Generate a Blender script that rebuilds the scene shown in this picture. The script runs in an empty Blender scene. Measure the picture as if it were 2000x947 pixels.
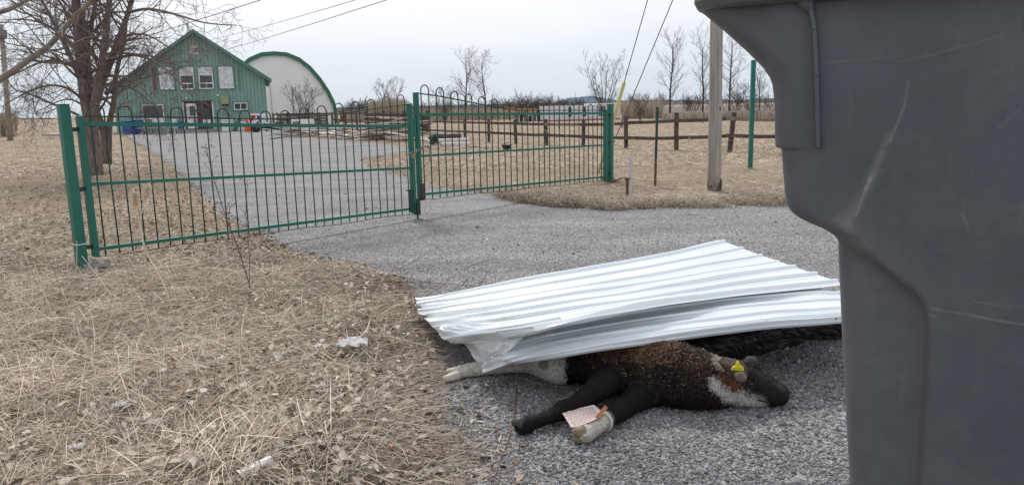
import bpy, bmesh, math, random
import numpy as np
from mathutils import Vector, Matrix, noise as mnoise
# ---------------------------------------------------------------- camera, world, sun
scene = bpy.context.scene
COL = scene.collection
H, F = 1.3, 1500.0
TH, PITCH = 0.022, math.atan(263.5/1500)
cp, sp, ct, st = math.cos(PITCH), math.sin(PITCH), math.cos(TH), math.sin(TH)
f_ = Vector((0, cp, -sp)); r0 = Vector((1, 0, 0)); u0 = Vector((0, sp, cp))
r_ = r0*ct - u0*st; u_ = u0*ct + r0*st
cd = bpy.data.cameras.new('camera'); cam = bpy.data.objects.new('camera', cd); COL.objects.link(cam)
cd.sensor_width = 36; cd.lens = 36*F/2000; cd.clip_start = 0.05; cd.clip_end = 9000
m = Matrix.Identity(4)
for i in range(3):
    m[i][0] = r_[i]; m[i][1] = u_[i]; m[i][2] = -f_[i]
m[2][3] = H
cam.matrix_world = m
scene.camera = cam
scene.view_settings.view_transform = 'Standard'; scene.view_settings.look = 'None'
scene.view_settings.exposure = 0.60; scene.view_settings.gamma = 1
SUN_EL, SUN_AZ = 46, -20      # azimuth clockwise from +Y (north)
w = bpy.data.worlds.new('World'); scene.world = w; w.use_nodes = True
nt = w.node_tree; nt.nodes.clear()
N = nt.nodes.new; L = nt.links.new
out = N('ShaderNodeOutputWorld'); bg = N('ShaderNodeBackground'); L(bg.outputs[0], out.inputs[0])
sky = N('ShaderNodeTexSky'); sky.sky_type = 'NISHITA'; sky.sun_disc = False
sky.sun_elevation = math.radians(SUN_EL); sky.sun_rotation = math.radians(SUN_AZ)
tc = N('ShaderNodeTexCoord'); mp = N('ShaderNodeMapping'); mp.inputs['Scale'].default_value = (1, 1, 4.5)
L(tc.outputs['Generated'], mp.inputs[0])
nz = N('ShaderNodeTexNoise'); nz.inputs['Scale'].default_value = 1.7; nz.inputs['Detail'].default_value = 4; nz.inputs['Roughness'].default_value = .45
L(mp.outputs[0], nz.inputs[0])
cr = N('ShaderNodeValToRGB'); cr.color_ramp.elements[0].position = .32; cr.color_ramp.elements[1].position = .62
cr.color_ramp.elements[0].color = (3.9, 4.3, 5.0, 1); cr.color_ramp.elements[1].color = (6.6, 6.5, 6.8, 1)
L(nz.outputs[0], cr.inputs[0])
sep = N('ShaderNodeSeparateXYZ'); L(tc.outputs['Generated'], sep.inputs[0])
mr = N('ShaderNodeMapRange'); mr.inputs[1].default_value = 0.0; mr.inputs[2].default_value = .13; L(sep.outputs[2], mr.inputs[0])
low = N('ShaderNodeMix'); low.data_type = 'RGBA'; L(mr.outputs[0], low.inputs[0])
low.inputs[6].default_value = (4.1, 4.8, 5.6, 1); L(cr.outputs[0], low.inputs[7])
mx = N('ShaderNodeMix'); mx.data_type = 'RGBA'; mx.inputs[0].default_value = .9
L(sky.outputs[0], mx.inputs[6]); L(low.outputs[2], mx.inputs[7]); L(mx.outputs[2], bg.inputs[0])
bg.inputs[1].default_value = 0.1
sd = bpy.data.lights.new('sun', 'SUN'); so = bpy.data.objects.new('sun', sd); COL.objects.link(so)
sd.energy = 1.75; sd.angle = math.radians(12); sd.color = (1, .97, .93)
az, el = math.radians(SUN_AZ), math.radians(SUN_EL)
sdir = Vector((math.sin(az)*math.cos(el), math.cos(az)*math.cos(el), math.sin(el)))
so.rotation_euler = sdir.to_track_quat('Z', 'Y').to_euler()

# ---------------------------------------------------------------- helpers
rng = np.random.default_rng(7); random.seed(7)
def ray(x, y): return f_ + r_*((x-1000)/F) + u_*((473.5-y)/F)
def P(x, y, z=0.0):
    d = ray(x, y); t = (z-H)/d.z; return Vector((d.x*t, d.y*t, z))
def D(x, y, Y):
    d = ray(x, y); t = Y/d.y; return Vector((d.x*t, Y, H+d.z*t))
class Plane:                      # vertical plane: (s along, z up)
    def __init__(s, p0, p1):
        s.p = Vector((p0[0], p0[1], 0)); s.u = Vector((p1[0]-p0[0], p1[1]-p0[1], 0)).normalized()
        s.n = Vector((s.u.y, -s.u.x, 0))      # toward camera side
    def sz(s, x, y):
        d = ray(x, y); t = s.p.dot(s.n)/d.dot(s.n); q = d*t
        return (q-s.p).dot(s.u), H+d.z*t
    def w(s, a, z, n=0.0): return s.p + s.u*a + s.n*n + Vector((0, 0, z))

def vnoise(x, y, s=1.0, seed=0.0):      # cheap smooth noise, vectorised
    x = np.asarray(x)*s+seed*3.7; y = np.asarray(y)*s-seed*1.9
    return (np.sin(x*1.3+np.sin(y*1.7+seed))+np.sin(y*1.1+1.3*np.sin(x*.9+2.1))+np.sin(x*2.3-y*1.9+.5)*.6+np.sin(x*3.1+y*2.7+seed)*.4)/3.0

MATS = {}
def mat(name, c, rough=.8, c2=None, scale=8.0, bump=0.0, bscale=None, metal=0.0, attr=False, stretch=(1,1,1), detail=5, spec=.5, gen=False, lo=.35, hi=.65, dirt=None):
    if name in MATS: return MATS[name]
    M_ = bpy.data.materials.new(name); M_.use_nodes = True; t = M_.node_tree
    b = t.nodes['Principled BSDF']; b.inputs['Roughness'].default_value = rough; b.inputs['Metallic'].default_value = metal
    b.inputs['Specular IOR Level'].default_value = spec
    b.inputs['Base Color'].default_value = (*c, 1)
    co = t.nodes.new('ShaderNodeTexCoord'); ma = t.nodes.new('ShaderNodeMapping'); ma.inputs['Scale'].default_value = stretch
    t.links.new(co.outputs['Object'], ma.inputs[0])
    n = t.nodes.new('ShaderNodeTexNoise'); n.inputs['Scale'].default_value = scale; n.inputs['Detail'].default_value = detail
    t.links.new(ma.outputs[0], n.inputs[0])
    col = None
    if c2 is not None:
        r = t.nodes.new('ShaderNodeValToRGB'); r.color_ramp.elements[0].position = lo; r.color_ramp.elements[1].position = hi
        r.color_ramp.elements[0].color = (*c, 1); r.color_ramp.elements[1].color = (*c2, 1)
        t.links.new(n.outputs[0], r.inputs[0]); col = r.outputs[0]
    if dirt is not None:
        n3 = t.nodes.new('ShaderNodeTexNoise'); n3.inputs['Scale'].default_value = dirt[1]; n3.inputs['Detail'].default_value = 8; n3.inputs['Roughness'].default_value = .65
        t.links.new(co.outputs['Object'], n3.inputs[0])
        r3 = t.nodes.new('ShaderNodeValToRGB'); r3.color_ramp.elements[0].position = dirt[2]; r3.color_ramp.elements[1].position = dirt[2]+.08
        r3.color_ramp.elements[0].color = (0,0,0,1); r3.color_ramp.elements[1].color = (1,1,1,1)
        t.links.new(n3.outputs[0], r3.inputs[0])
        x = t.nodes.new('ShaderNodeMix'); x.data_type = 'RGBA'; t.links.new(r3.outputs[0], x.inputs[0])
        if col is None: x.inputs[6].default_value = (*c, 1)
        else: t.links.new(col, x.inputs[6])
        x.inputs[7].default_value = (*dirt[0], 1); col = x.outputs[2]
    if attr:
        a = t.nodes.new('ShaderNodeAttribute'); a.attribute_name = 'Col'
        if col is None: col = a.outputs[0]
        else:
            x = t.nodes.new('ShaderNodeMix'); x.data_type = 'RGBA'; x.blend_type = 'MULTIPLY'; x.inputs[0].default_value = 1
            t.links.new(col, x.inputs[6]); t.links.new(a.outputs[0], x.inputs[7]); col = x.outputs[2]
    if col is not None: t.links.new(col, b.inputs['Base Color'])
    if bump:
        n2 = t.nodes.new('ShaderNodeTexNoise'); n2.inputs['Scale'].default_value = bscale or scale*3; n2.inputs['Detail'].default_value = 6
        t.links.new(ma.outputs[0], n2.inputs[0])
        bp = t.nodes.new('ShaderNodeBump'); bp.inputs['Strength'].default_value = bump; bp.inputs['Distance'].default_value = .02
        t.links.new(n2.outputs[0], bp.inputs['Height']); t.links.new(bp.outputs[0], b.inputs['Normal'])
    MATS[name] = M_
    return M_

def tag(o, label=None, cat=None, group=None, kind=None):
    if label: o['label'] = label
    if cat: o['category'] = cat
    if group: o['group'] = group
    if kind: o['kind'] = kind
    return o
def empty(name, loc, label, cat, group=None):
    o = bpy.data.objects.new(name, None); o.location = loc; o.empty_display_size = .1
    COL.objects.link(o); return tag(o, label, cat, group)
def wloc(o):
    v = Vector(o.location)
    while o.parent: o = o.parent; v += Vector(o.location)
    return v

class MB:
    def __init__(s): s.v = []; s.f = []
    def add(s, vs, fs):
        b = len(s.v); s.v.extend([tuple(v) for v in vs]); s.f.extend([tuple(i+b for i in f) for f in fs]); return s
    def box(s, c, size, rot=None):
        x, y, z = size[0]/2, size[1]/2, size[2]/2
        vs = [Vector((a*x, b*y, d*z)) for a in (-1, 1) for b in (-1, 1) for d in (-1, 1)]
        if rot is not None: vs = [rot @ v for v in vs]
        c = Vector(c)
        return s.add([v+c for v in vs], [(0,1,3,2),(4,6,7,5),(0,4,5,1),(2,3,7,6),(0,2,6,4),(1,5,7,3)])
    def beam(s, a, b, w_, h_, up=Vector((0,0,1))):
        a, b = Vector(a), Vector(b); d = (b-a); L_ = d.length; d.normalize()
        if abs(d.dot(up)) > .98: up = Vector((0, 1, 0))
        sx = d.cross(up).normalized(); uz = sx.cross(d).normalized()
        R = Matrix((sx, d, uz)).transposed()
        return s.box((a+b)/2, (w_, L_, h_), R)
    def obox(s, pl, a0, a1, z0, z1, n0, n1):      # box in a Plane frame
        vs = [pl.w(a, z, n) for a in (a0, a1) for n in (n0, n1) for z in (z0, z1)]
        return s.add(vs, [(0,1,3,2),(4,6,7,5),(0,4,5,1),(2,3,7,6),(0,2,6,4),(1,5,7,3)])
    def prism(s, pts, off):
        n = len(pts); off = Vector(off); vs = [Vector(p) for p in pts]+[Vector(p)+off for p in pts]
        fs = [tuple(range(n-1, -1, -1)), tuple(range(n, 2*n))]+[(i, (i+1) % n, n+(i+1) % n, n+i) for i in range(n)]
        return s.add(vs, fs)
    def tube(s, pts, rad, k=6, cap=True):
        pts = [Vector(p) for p in pts]; n = len(pts)
        if not hasattr(rad, '__len__'): rad = [rad]*n
        base = len(s.v); prev = None
        for i, p in enumerate(pts):
            d = (pts[min(i+1, n-1)]-pts[max(i-1, 0)])
            if d.length < 1e-9: d = Vector((0, 0, 1))
            d.normalize()
            if prev is None:
                a = d.cross(Vector((0, 0, 1)) if abs(d.z) < .9 else Vector((1, 0, 0))).normalized()
            else:
                a = (prev-d*prev.dot(d))
                a = a.normalized() if a.length > 1e-6 else d.orthogonal().normalized()
            prev = a; b = d.cross(a)
            for j in range(k):
                t = 2*math.pi*j/k; q = p+(a*math.cos(t)+b*math.sin(t))*rad[i]; s.v.append(tuple(q))
        for i in range(n-1):
            for j in range(k):
                s.f.append((base+i*k+j, base+i*k+(j+1) % k, base+(i+1)*k+(j+1) % k, base+(i+1)*k+j))
        if cap:
            s.f.append(tuple(base+j for j in range(k-1, -1, -1))); s.f.append(tuple(base+(n-1)*k+j for j in range(k)))
        return s
    def blob(s, c, r, seed=0, amp=.15, sub=2, squash=(1,1,1)):
        bm = bmesh.new(); bmesh.ops.create_icosphere(bm, subdivisions=sub, radius=1)
        vs = []
        for v in bm.verts:
            k = 1+amp*mnoise.noise(v.co*1.7+Vector((seed*3.1, seed, -seed)))*2
            vs.append(Vector((v.co.x*squash[0], v.co.y*squash[1], v.co.z*squash[2]))*r*k+Vector(c))
        fs = [tuple(v.index for v in f.verts) for f in bm.faces]; bm.free()
        return s.add(vs, fs)
    def build(s, name, material, parent=None, loc=None, smooth=False, bevel=0.0):
        o_ = Vector((0,0,0))
        if parent is not None: o_ = wloc(parent)
        elif loc is not None: o_ = Vector(loc)
        me = bpy.data.meshes.new(name); me.from_pydata([(v[0]-o_.x, v[1]-o_.y, v[2]-o_.z) for v in s.v], [], s.f); me.update()
        o = bpy.data.objects.new(name, me); me.materials.append(material)
        if smooth: me.polygons.foreach_set('use_smooth', [True]*len(me.polygons))
        if parent is not None: o.parent = parent
        elif loc is not None: o.location = loc
        if bevel:
            b = o.modifiers.new('b', 'BEVEL'); b.width = bevel; b.segments = 2; b.limit_method = 'ANGLE'
        COL.objects.link(o); return o

def npmesh(name, verts, faces, material, cols=None, parent=None, smooth=False):
    me = bpy.data.meshes.new(name); verts = np.asarray(verts, dtype=np.float32)
    if parent is not None: verts = verts-np.array(wloc(parent), dtype=np.float32)
    nf, k = faces.shape
    me.vertices.add(len(verts)); me.vertices.foreach_set('co', verts.ravel())
    me.loops.add(nf*k); me.loops.foreach_set('vertex_index', faces.astype(np.int32).ravel())
    me.polygons.add(nf); me.polygons.foreach_set('loop_start', np.arange(0, nf*k, k, dtype=np.int32))
    if smooth: me.polygons.foreach_set('use_smooth', np.ones(nf, dtype=bool))
    me.update(calc_edges=True)
    if cols is not None:
        a = me.color_attributes.new('Col', 'FLOAT_COLOR', 'POINT')
        c = np.ones((len(verts), 4), dtype=np.float32); c[:, :3] = cols; a.data.foreach_set('color', c.ravel())
    me.materials.append(material)
    o = bpy.data.objects.new(name, me); COL.objects.link(o)
    if parent is not None: o.parent = parent
    return o
def copy_tree(o, parent=None, name=None):
    c = o.copy(); COL.objects.link(c); c.parent = parent
    for ch in [x for x in bpy.data.objects if x.parent == o]: copy_tree(ch, c)
    return c
def ribbons(roots, azi, L_, wd, e0, e1, cols, seg=3, bend=None, zmin=None):
    n = len(roots); pos = roots.copy(); V = np.zeros((n, seg+1, 2, 3), dtype=np.float32)
    roll = rng.uniform(-.8, .8, n)
    if bend is None: bend = rng.normal(0, .25, n)
    for i in range(seg+1):
        t = i/seg; a = azi+bend*t; e = e0+(e1-e0)*t
        px_, py_ = -np.sin(a), np.cos(a)
        wv = wd*(1-.75*t**2)*.5
        side = np.stack([px_*wv*np.cos(roll), py_*wv*np.cos(roll), np.sin(roll)*wv], 1)
        V[:, i, 0] = pos-side; V[:, i, 1] = pos+side
        if i < seg:
            s_ = L_/seg; pos = pos+np.stack([np.cos(a)*np.cos(e)*s_, np.sin(a)*np.cos(e)*s_, np.sin(e)*s_], 1)
            if zmin is not None: pos[:, 2] = np.maximum(pos[:, 2], zmin)
    V = V.reshape(n*(seg+1)*2, 3)
    b = (np.arange(n)*(seg+1)*2)[:, None, None]; i = (np.arange(seg)*2)[None, :, None]
    Fc = (b+i+np.array([0, 1, 3, 2])[None, None, :]).reshape(-1, 4)
    C = np.repeat(cols, (seg+1)*2, axis=0)
    return V, Fc, C

# ---------------------------------------------------------------- ground, road
drive_px = [(900,947),(872,870),(852,800),(846,740),(862,680),(840,620),(800,575),(780,545),(700,520),(600,502),(540,478),(515,458),(450,432),(420,408),(388,375),(345,335),(330,318),(290,293),(255,272),(238,262)]
drive = [(-.1,-6)] + [tuple(P(x, y)[:2]) for x, y in drive_px] + [(-36,60),(-30,66),(-15,62),(-13.5,52)]
drive += [tuple(P(x, y)[:2]) for x, y in [(560,266),(600,270),(680,276),(740,281),(815,291),(770,300),(705,312),(720,325),(790,345),(815,362),(900,372),(975,382),(1010,394),(1060,403),(1120,408),(1200,409),(1350,407),(1520,401)]] + [(7,10.2),(16,12),(60,20),(60,-6)]
DP = np.array(drive)
def sdist(x, y):       # signed distance to the drive polygon, negative inside
    x = np.atleast_1d(x).astype(float); y = np.atleast_1d(y).astype(float)
    d = np.full(x.shape, 1e9); ins = np.zeros(x.shape, bool); n = len(DP)
    for i in range(n):
        ax, ay = DP[i]; bx, by = DP[(i+1) % n]
        ex, ey = bx-ax, by-ay; t = np.clip(((x-ax)*ex+(y-ay)*ey)/(ex*ex+ey*ey), 0, 1)
        d = np.minimum(d, np.hypot(x-ax-t*ex, y-ay-t*ey))
        c = ((ay > y) != (by > y)) & (x < (bx-ax)*(y-ay)/(by-ay+1e-12)+ax); ins ^= c
    return np.where(ins, -d, d)
def gz(x, y):
    sd_ = sdist(x, y); m_ = np.clip((sd_+.05)/.5, 0, 1); m_ = m_*m_*(3-2*m_)
    near = np.clip(1-(np.asarray(y)-10)/20, 0, 1)
    z = (.03+.035*vnoise(x, y, 1.6, 1)+.015*vnoise(x, y, 5, 2))*near*m_
    z = np.where(sd_ < 0, -.03*np.clip(-sd_/.3, 0, 1), z)
    return z
def grid(xs, ys):
    X, Y = np.meshgrid(xs, ys); n, k = X.shape
    idx = np.arange(n*k).reshape(n, k)
    Fc = np.stack([idx[:-1, :-1], idx[:-1, 1:], idx[1:, 1:], idx[1:, :-1]], -1).reshape(-1, 4)
    return X.ravel(), Y.ravel(), Fc
xs = np.concatenate([-np.geomspace(3000, 7, 30), np.arange(-6.9, 6.9, .09), np.geomspace(7, 3000, 30)])
ys = np.concatenate([[-40, -10, -4], np.arange(-1, 16, .09), np.geomspace(16.2, 4000, 60)])
X, Y, Fc = grid(xs, ys)
def soil_mat():
    M_ = bpy.data.materials.new('soil'); M_.use_nodes = True; t = M_.node_tree; b = t.nodes['Principled BSDF']
    b.inputs['Roughness'].default_value = .95; b.inputs['Specular IOR Level'].default_value = .15
    tc = t.nodes.new('ShaderNodeTexCoord')
    def nn(s, d=6, r=.6, v=None):
        n = t.nodes.new('ShaderNodeTexNoise'); n.inputs['Scale'].default_value = s; n.inputs['Detail'].default_value = d; n.inputs['Roughness'].default_value = r
        t.links.new((v or tc.outputs['Object']), n.inputs[0]); return n
    def rp(n, p0, c0, p1, c1):
        r = t.nodes.new('ShaderNodeValToRGB'); e = r.color_ramp.elements; e[0].position = p0; e[1].position = p1; e[0].color = (*c0, 1); e[1].color = (*c1, 1)
        t.links.new(n.outputs[0], r.inputs[0]); return r
    mp = t.nodes.new('ShaderNodeMapping'); mp.inputs['Scale'].default_value = (.35, 1, 1); t.links.new(tc.outputs['Object'], mp.inputs[0])
    fine = rp(nn(22, 8, .75), .36, (.20, .155, .115), .66, (.56, .46, .34))
    big = rp(nn(.35, 5, .6, mp.outputs[0]), .35, (.72, .70, .68), .65, (1.0, .95, .88))
    x = t.nodes.new('ShaderNodeMix'); x.data_type = 'RGBA'; x.blend_type = 'MULTIPLY'; x.inputs[0].default_value = 1
    t.links.new(fine.outputs[0], x.inputs[6]); t.links.new(big.outputs[0], x.inputs[7]); t.links.new(x.outputs[2], b.inputs['Base Color'])
    bp = t.nodes.new('ShaderNodeBump'); bp.inputs['Distance'].default_value = .03; bp.inputs['Strength'].default_value = .7
    t.links.new(nn(30, 8, .8).outputs[0], bp.inputs['Height']); t.links.new(bp.outputs[0], b.inputs['Normal'])
    return M_
g = npmesh('ground', np.stack([X, Y, gz(X, Y)], 1), Fc, soil_mat(), smooth=True); tag(g, 'flat rough ground under dead straw coloured grass', None, None, 'structure')

def gravel_mat():
    M_ = bpy.data.materials.new('gravel'); M_.use_nodes = True; t = M_.node_tree; b = t.nodes['Principled BSDF']
    b.inputs['Roughness'].default_value = .9; b.inputs['Specular IOR Level'].default_value = .2
    tc = t.nodes.new('ShaderNodeTexCoord')
    v = t.nodes.new('ShaderNodeTexVoronoi'); v.inputs['Scale'].default_value = 75; t.links.new(tc.outputs['Object'], v.inputs[0])
    sepc = t.nodes.new('ShaderNodeSeparateColor'); t.links.new(v.outputs['Color'], sepc.inputs[0])
    r = t.nodes.new('ShaderNodeValToRGB'); e = r.color_ramp.elements; e[0].position = 0; e[0].color = (.165, .162, .158, 1); e[1].position = 1; e[1].color = (.42, .41, .395, 1)
    k = e.new(.6); k.color = (.245, .24, .232, 1)
    t.links.new(sepc.outputs[0], r.inputs[0])
    n = t.nodes.new('ShaderNodeTexNoise'); n.inputs['Scale'].default_value = .9; n.inputs['Detail'].default_value = 7; n.inputs['Roughness'].default_value = .65
    mp = t.nodes.new('ShaderNodeMapping'); mp.inputs['Scale'].default_value = (.6, 1.5, 1); mp.inputs['Rotation'].default_value = (0,0,.25); t.links.new(tc.outputs['Object'], mp.inputs[0]); t.links.new(mp.outputs[0], n.inputs[0])
    r2 = t.nodes.new('ShaderNodeValToRGB'); e = r2.color_ramp.elements; e[0].position = .34; e[0].color = (.74, .74, .76, 1); e[1].position = .68; e[1].color = (1.22, 1.2, 1.19, 1)
    t.links.new(n.outputs[0], r2.inputs[0])
    x = t.nodes.new('ShaderNodeMix'); x.data_type = 'RGBA'; x.blend_type = 'MULTIPLY'; x.inputs[0].default_value = 1
    t.links.new(r.outputs[0], x.inputs[6]); t.links.new(r2.outputs[0], x.inputs[7])
    # thin dark cracks and wet streaks of the old asphalt
    n4 = t.nodes.new('ShaderNodeTexNoise'); n4.inputs['Scale'].default_value = 2.2; n4.inputs['Detail'].default_value = 9; n4.inputs['Roughness'].default_value = .7
    mp4 = t.nodes.new('ShaderNodeMapping'); mp4.inputs['Scale'].default_value = (.35, 2.2, 1); t.links.new(tc.outputs['Object'], mp4.inputs[0]); t.links.new(mp4.outputs[0], n4.inputs[0])
    r4 = t.nodes.new('ShaderNodeValToRGB'); e = r4.color_ramp.elements; e[0].position = .335; e[0].color = (.5, .5, .52, 1); e[1].position = .39; e[1].color = (1, 1, 1, 1)
    t.links.new(n4.outputs[0], r4.inputs[0])
    x2 = t.nodes.new('ShaderNodeMix'); x2.data_type = 'RGBA'; x2.blend_type = 'MULTIPLY'; x2.inputs[0].default_value = 1
    t.links.new(x.outputs[2], x2.inputs[6]); t.links.new(r4.outputs[0], x2.inputs[7]); t.links.new(x2.outputs[2], b.inputs['Base Color'])
    bp = t.nodes.new('ShaderNodeBump'); bp.inputs['Distance'].default_value = .006; bp.inputs['Strength'].default_value = .8; bp.invert = True
    t.links.new(v.outputs['Distance'], bp.inputs['Height']); t.links.new(bp.outputs[0], b.inputs['Normal'])
    return M_
GRAVEL = gravel_mat()
bm = bmesh.new()
def jag(pts):
    res = []
    for i in range(len(pts)):
        a = np.array(pts[i]); b = np.array(pts[(i+1) % len(pts)]); L_ = np.linalg.norm(b-a); k = max(1, int(min(L_, 14)/.25))
        nrm = np.array([b[1]-a[1], a[0]-b[0]])/(L_+1e-9)
        for j in range(k):
            p = a+(b-a)*j/k; amp = .09 if L_ < 8 else .3
            res.append(p+nrm*amp*float(vnoise(p[0]*3, p[1]*3, 1.5, 5)) - nrm*0.0)
    return res
vs = [bm.verts.new((p[0], p[1], 0.004)) for p in jag(drive)]
fa = bm.faces.new(vs); bmesh.ops.triangulate(bm, faces=[fa]); 
for f in bm.faces:
    f.normal_update()
    if f.normal.z < 0: f.normal_flip()
me = bpy.data.meshes.new('road'); bm.to_mesh(me); bm.free(); me.materials.append(GRAVEL)
road = bpy.data.objects.new('road', me); COL.objects.link(road); tag(road, 'grey gravel strewn asphalt drive and road', None, None, 'structure')

# low rise of gravel beside the photographer that carries the bin
def rise(x, y): return .235*np.exp(-(((x-.95)/.75)**4+((y-.85)/.62)**4))
X, Y, Fc = grid(np.linspace(-.2, 2.2, 60), np.linspace(-.6, 2.2, 60))
Z = rise(X, Y)-.004+.004*vnoise(X, Y, 9, 3)
o = npmesh('gravel_shoulder', np.stack([X, Y, Z], 1), Fc, GRAVEL, smooth=True); tag(o, 'low grey gravel rise at the road edge', None, None, 'structure')

# far fields
pf = MB(); pf.add([(12,62,.03),(80,62,.03),(420,330,.03),(30,330,.03)], [(0,1,2,3)])
o = pf.build('plowed_field', mat('plowed', (.10,.078,.06), .95, (.17,.135,.105), .35, 0.0, stretch=(.3,1,1))); tag(o, 'dark brown ploughed field behind the rail fence', None, None, 'structure')
def ridge(name, x0, x1, yd, hfn, material, label, n=160, depth=60):
    v = []; 
    for i in range(n+1):
        x = x0+(x1-x0)*i/n; h = max(.05, hfn(i/n)+.0)
        v += [(x, yd, -.5), (x, yd+depth*.5, h), (x, yd+depth, -.5)]
    fs = []
    for i in range(n):
        a = 3*i; fs += [(a, a+3, a+4, a+1), (a+1, a+4, a+5, a+2)]
    o = MB().add(v, fs).build(name, material); return tag(o, label, None, None, 'structure')
hm = mat('wooded_hill', (.045,.045,.05), 1, (.085,.08,.075), .05, 0, stretch=(1,.2,3))
random.seed(3)
ridge('hill', -760, -420, 680, lambda t: 12*math.exp(-((t-.15)/.42)**2)+1.2*mnoise.noise(Vector((t*60,0,0)))+.8, hm, 'low wooded hill on the far left skyline')
ridge('hill', -430, 700, 900, lambda t: 5.5+1.6*mnoise.noise(Vector((t*90,3,0)))+2*mnoise.noise(Vector((t*9,7,0))), mat('far_woods', (.075,.078,.085), 1, (.12,.115,.11), .05, 0), 'thin line of far woods along the skyline', n=400)
ridge('hill', 20, 420, 1900, lambda t: 22*math.exp(-((t-.45)/.22)**2)*(1+.25*mnoise.noise(Vector((t*8,1,0))))+3, mat('haze_blue_hill', (.10,.15,.21), 1), 'distant hill, painted haze blue, on the skyline behind the trailer', n=90, depth=200)  # no air volume, distance haze is put into the hill's blue colour
# ---------------------------------------------------------------- green house
GREEN_W = mat('green_boards', (.225,.365,.31), .8, (.265,.41,.35), 1.2, .15, dirt=((.17,.28,.24), 1.6, .60), stretch=(2,2,.4))
GREEN_T = mat('green_trim', (.085,.21,.16), .6, (.11,.25,.195), 2.5)
WHITE = mat('white_paint', (.84,.84,.83), .5, (.76,.76,.74), 4)
GLASS = mat('dark_glass', (.02,.024,.028), .08, spec=.8)
BLIND = mat('pale_blind', (.66,.69,.70), .35, (.74,.77,.78), 3)
ROOF = mat('roof_metal', (.13,.24,.2), .5, (.18,.3,.25), 1.2)
DKBROWN = mat('dark_brown_wood', (.05,.032,.027), .8, (.09,.055,.045), 5)
BLACK = mat('black_plastic_thing', (.012,.012,.013), .4)
A = P(400, 256)
ha = math.radians(18)
hp = Plane(A, A+Vector((math.cos(ha), math.sin(ha), 0)))
S = hp.sz
hx0, hx1 = S(222, 200)[0], S(521, 200)[0]
rs, rz = S(378, 62); es, ez = S(519, 152)
slope = (rz-ez)/(es-rs)
house = empty('house', hp.w(rs, 0), 'green board gabled house with a white door standing behind the drive', 'house')
DEPTH = 15
wl = MB(); zl = rz-slope*(rs-hx0)
back = -hp.n*DEPTH
wl.prism([hp.w(hx0, -.2), hp.w(hx1, -.2), hp.w(hx1, rz-slope*(hx1-rs)-.1), hp.w(rs, rz-.1), hp.w(hx0, zl-.1)], back)
s_ = hx0+.15
while s_ < hx1-.05:
    zt = rz-slope*abs(s_-rs)-.16
    wl.obox(hp, s_-.022, s_+.022, -.1, zt, 0, .019); s_ += .27
wo = wl.build('wall', GREEN_W, house); wo.data.materials.append(mat('green_joint', (.13,.24,.20), .85, (.17,.29,.24), 3))
for p_ in wo.data.polygons:
    if p_.index >= 7: p_.material_index = 1
for sg in (-1, 1):
    rf = MB(); e_s = rs+sg*(max(hx1-rs, 0)+.45) if sg > 0 else hx0-.45
    e_z = rz-slope*abs(e_s-rs)
    n0 = .55
    pts = [hp.w(rs, rz+.1, n0), hp.w(e_s, e_z+.1, n0), hp.w(e_s, e_z-.02, n0), hp.w(rs, rz-.02, n0)]
    rf.prism(pts, -hp.n*(DEPTH+1)); rf.build('roof', ROOF, house)
    fb = MB(); pts = [hp.w(rs, rz+.14, n0+.04), hp.w(e_s+sg*.03, e_z+.14, n0+.04), hp.w(e_s+sg*.03, e_z-.14, n0+.04), hp.w(rs, rz-.14, n0+.04)]
    fb.prism(pts, -hp.n*.035); fb.build('fascia', GREEN_T, house)
def window(x0, y0, x1, y1, kind='plain', fr=.075, pane_mat=GLASS):
    a0, z1 = S(x0, y0); a1, z0 = S(x1, y1)
    f = MB(); n0, n1 = .0, .07
    f.obox(hp, a0, a1, z0, z0+fr, n0, n1); f.obox(hp, a0, a1, z1-fr, z1, n0, n1)
    f.obox(hp, a0, a0+fr, z0+fr, z1-fr, n0, n1); f.obox(hp, a1-fr, a1, z0+fr, z1-fr, n0, n1)
    if kind == 'slide': f.obox(hp, (a0+a1)/2-.03, (a0+a1)/2+.03, z0+fr, z1-fr, n0, n1)
    if kind in ('upper', 'blind'):
        zb = z0+(z1-z0)*.27; f.obox(hp, a0+fr, a1-fr, zb-.04, zb+.04, n0, n1)
        f.obox(hp, (a0+a1)/2-.02, (a0+a1)/2+.02, z0+fr, zb-.04, n0, n1*.7)
    wn = f.build('window', WHITE, house)
    q = MB(); q.obox(hp, a0+fr, a1-fr, z0+fr, z1-fr, .001, .028); q.build('pane', pane_mat, wn)
    if kind in ('upper',):
        c = MB(); zb = z0+(z1-z0)*.62; c.obox(hp, a0+fr, a1-fr, zb, z1-fr, .029, .035); c.build('blind', BLIND, wn)
    if kind == 'blind':
        c = MB(); zb = z0+(z1-z0)*.30; c.obox(hp, a0+fr, a1-fr, z0+fr, z1-fr, .029, .035); c.build('blind', BLIND, wn)
    t = MB(); k = .09
    t.obox(hp, a0-k, a1+k, z1, z1+k, 0, .05); t.obox(hp, a0-k, a1+k, z0-k, z0, 0, .05); t.obox(hp, a0-k, a0, z0, z1, 0, .05); t.obox(hp, a1, a1+k, z0, z1, 0, .05)
    t.build('trim', GREEN_T, wn)
    return wn
window(309,132,341,175,'blind'); window(349,132,381,175,'upper'); window(386,132,418,174,'upper'); window(426,131,457,173,'blind')
window(276,205,322,234,'plain'); window(456,201,484,215,'slide')
mb = MB(); a0, z1 = S(276, 228.5); a1, z0 = S(322, 240); mb.obox(hp, a0, a1, z0, z1-.12, .0, .08); mb.build('sill_panel', WHITE, house)
mb = MB(); a0, z1 = S(296,132); a1, z0 = S(306.5,176); mb.obox(hp, a0, a1, z0, z1, 0, .05); o = mb.build('shutter', mat('faded_red', (.22,.07,.08), .8, (.26,.10,.10), 4), house)
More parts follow.
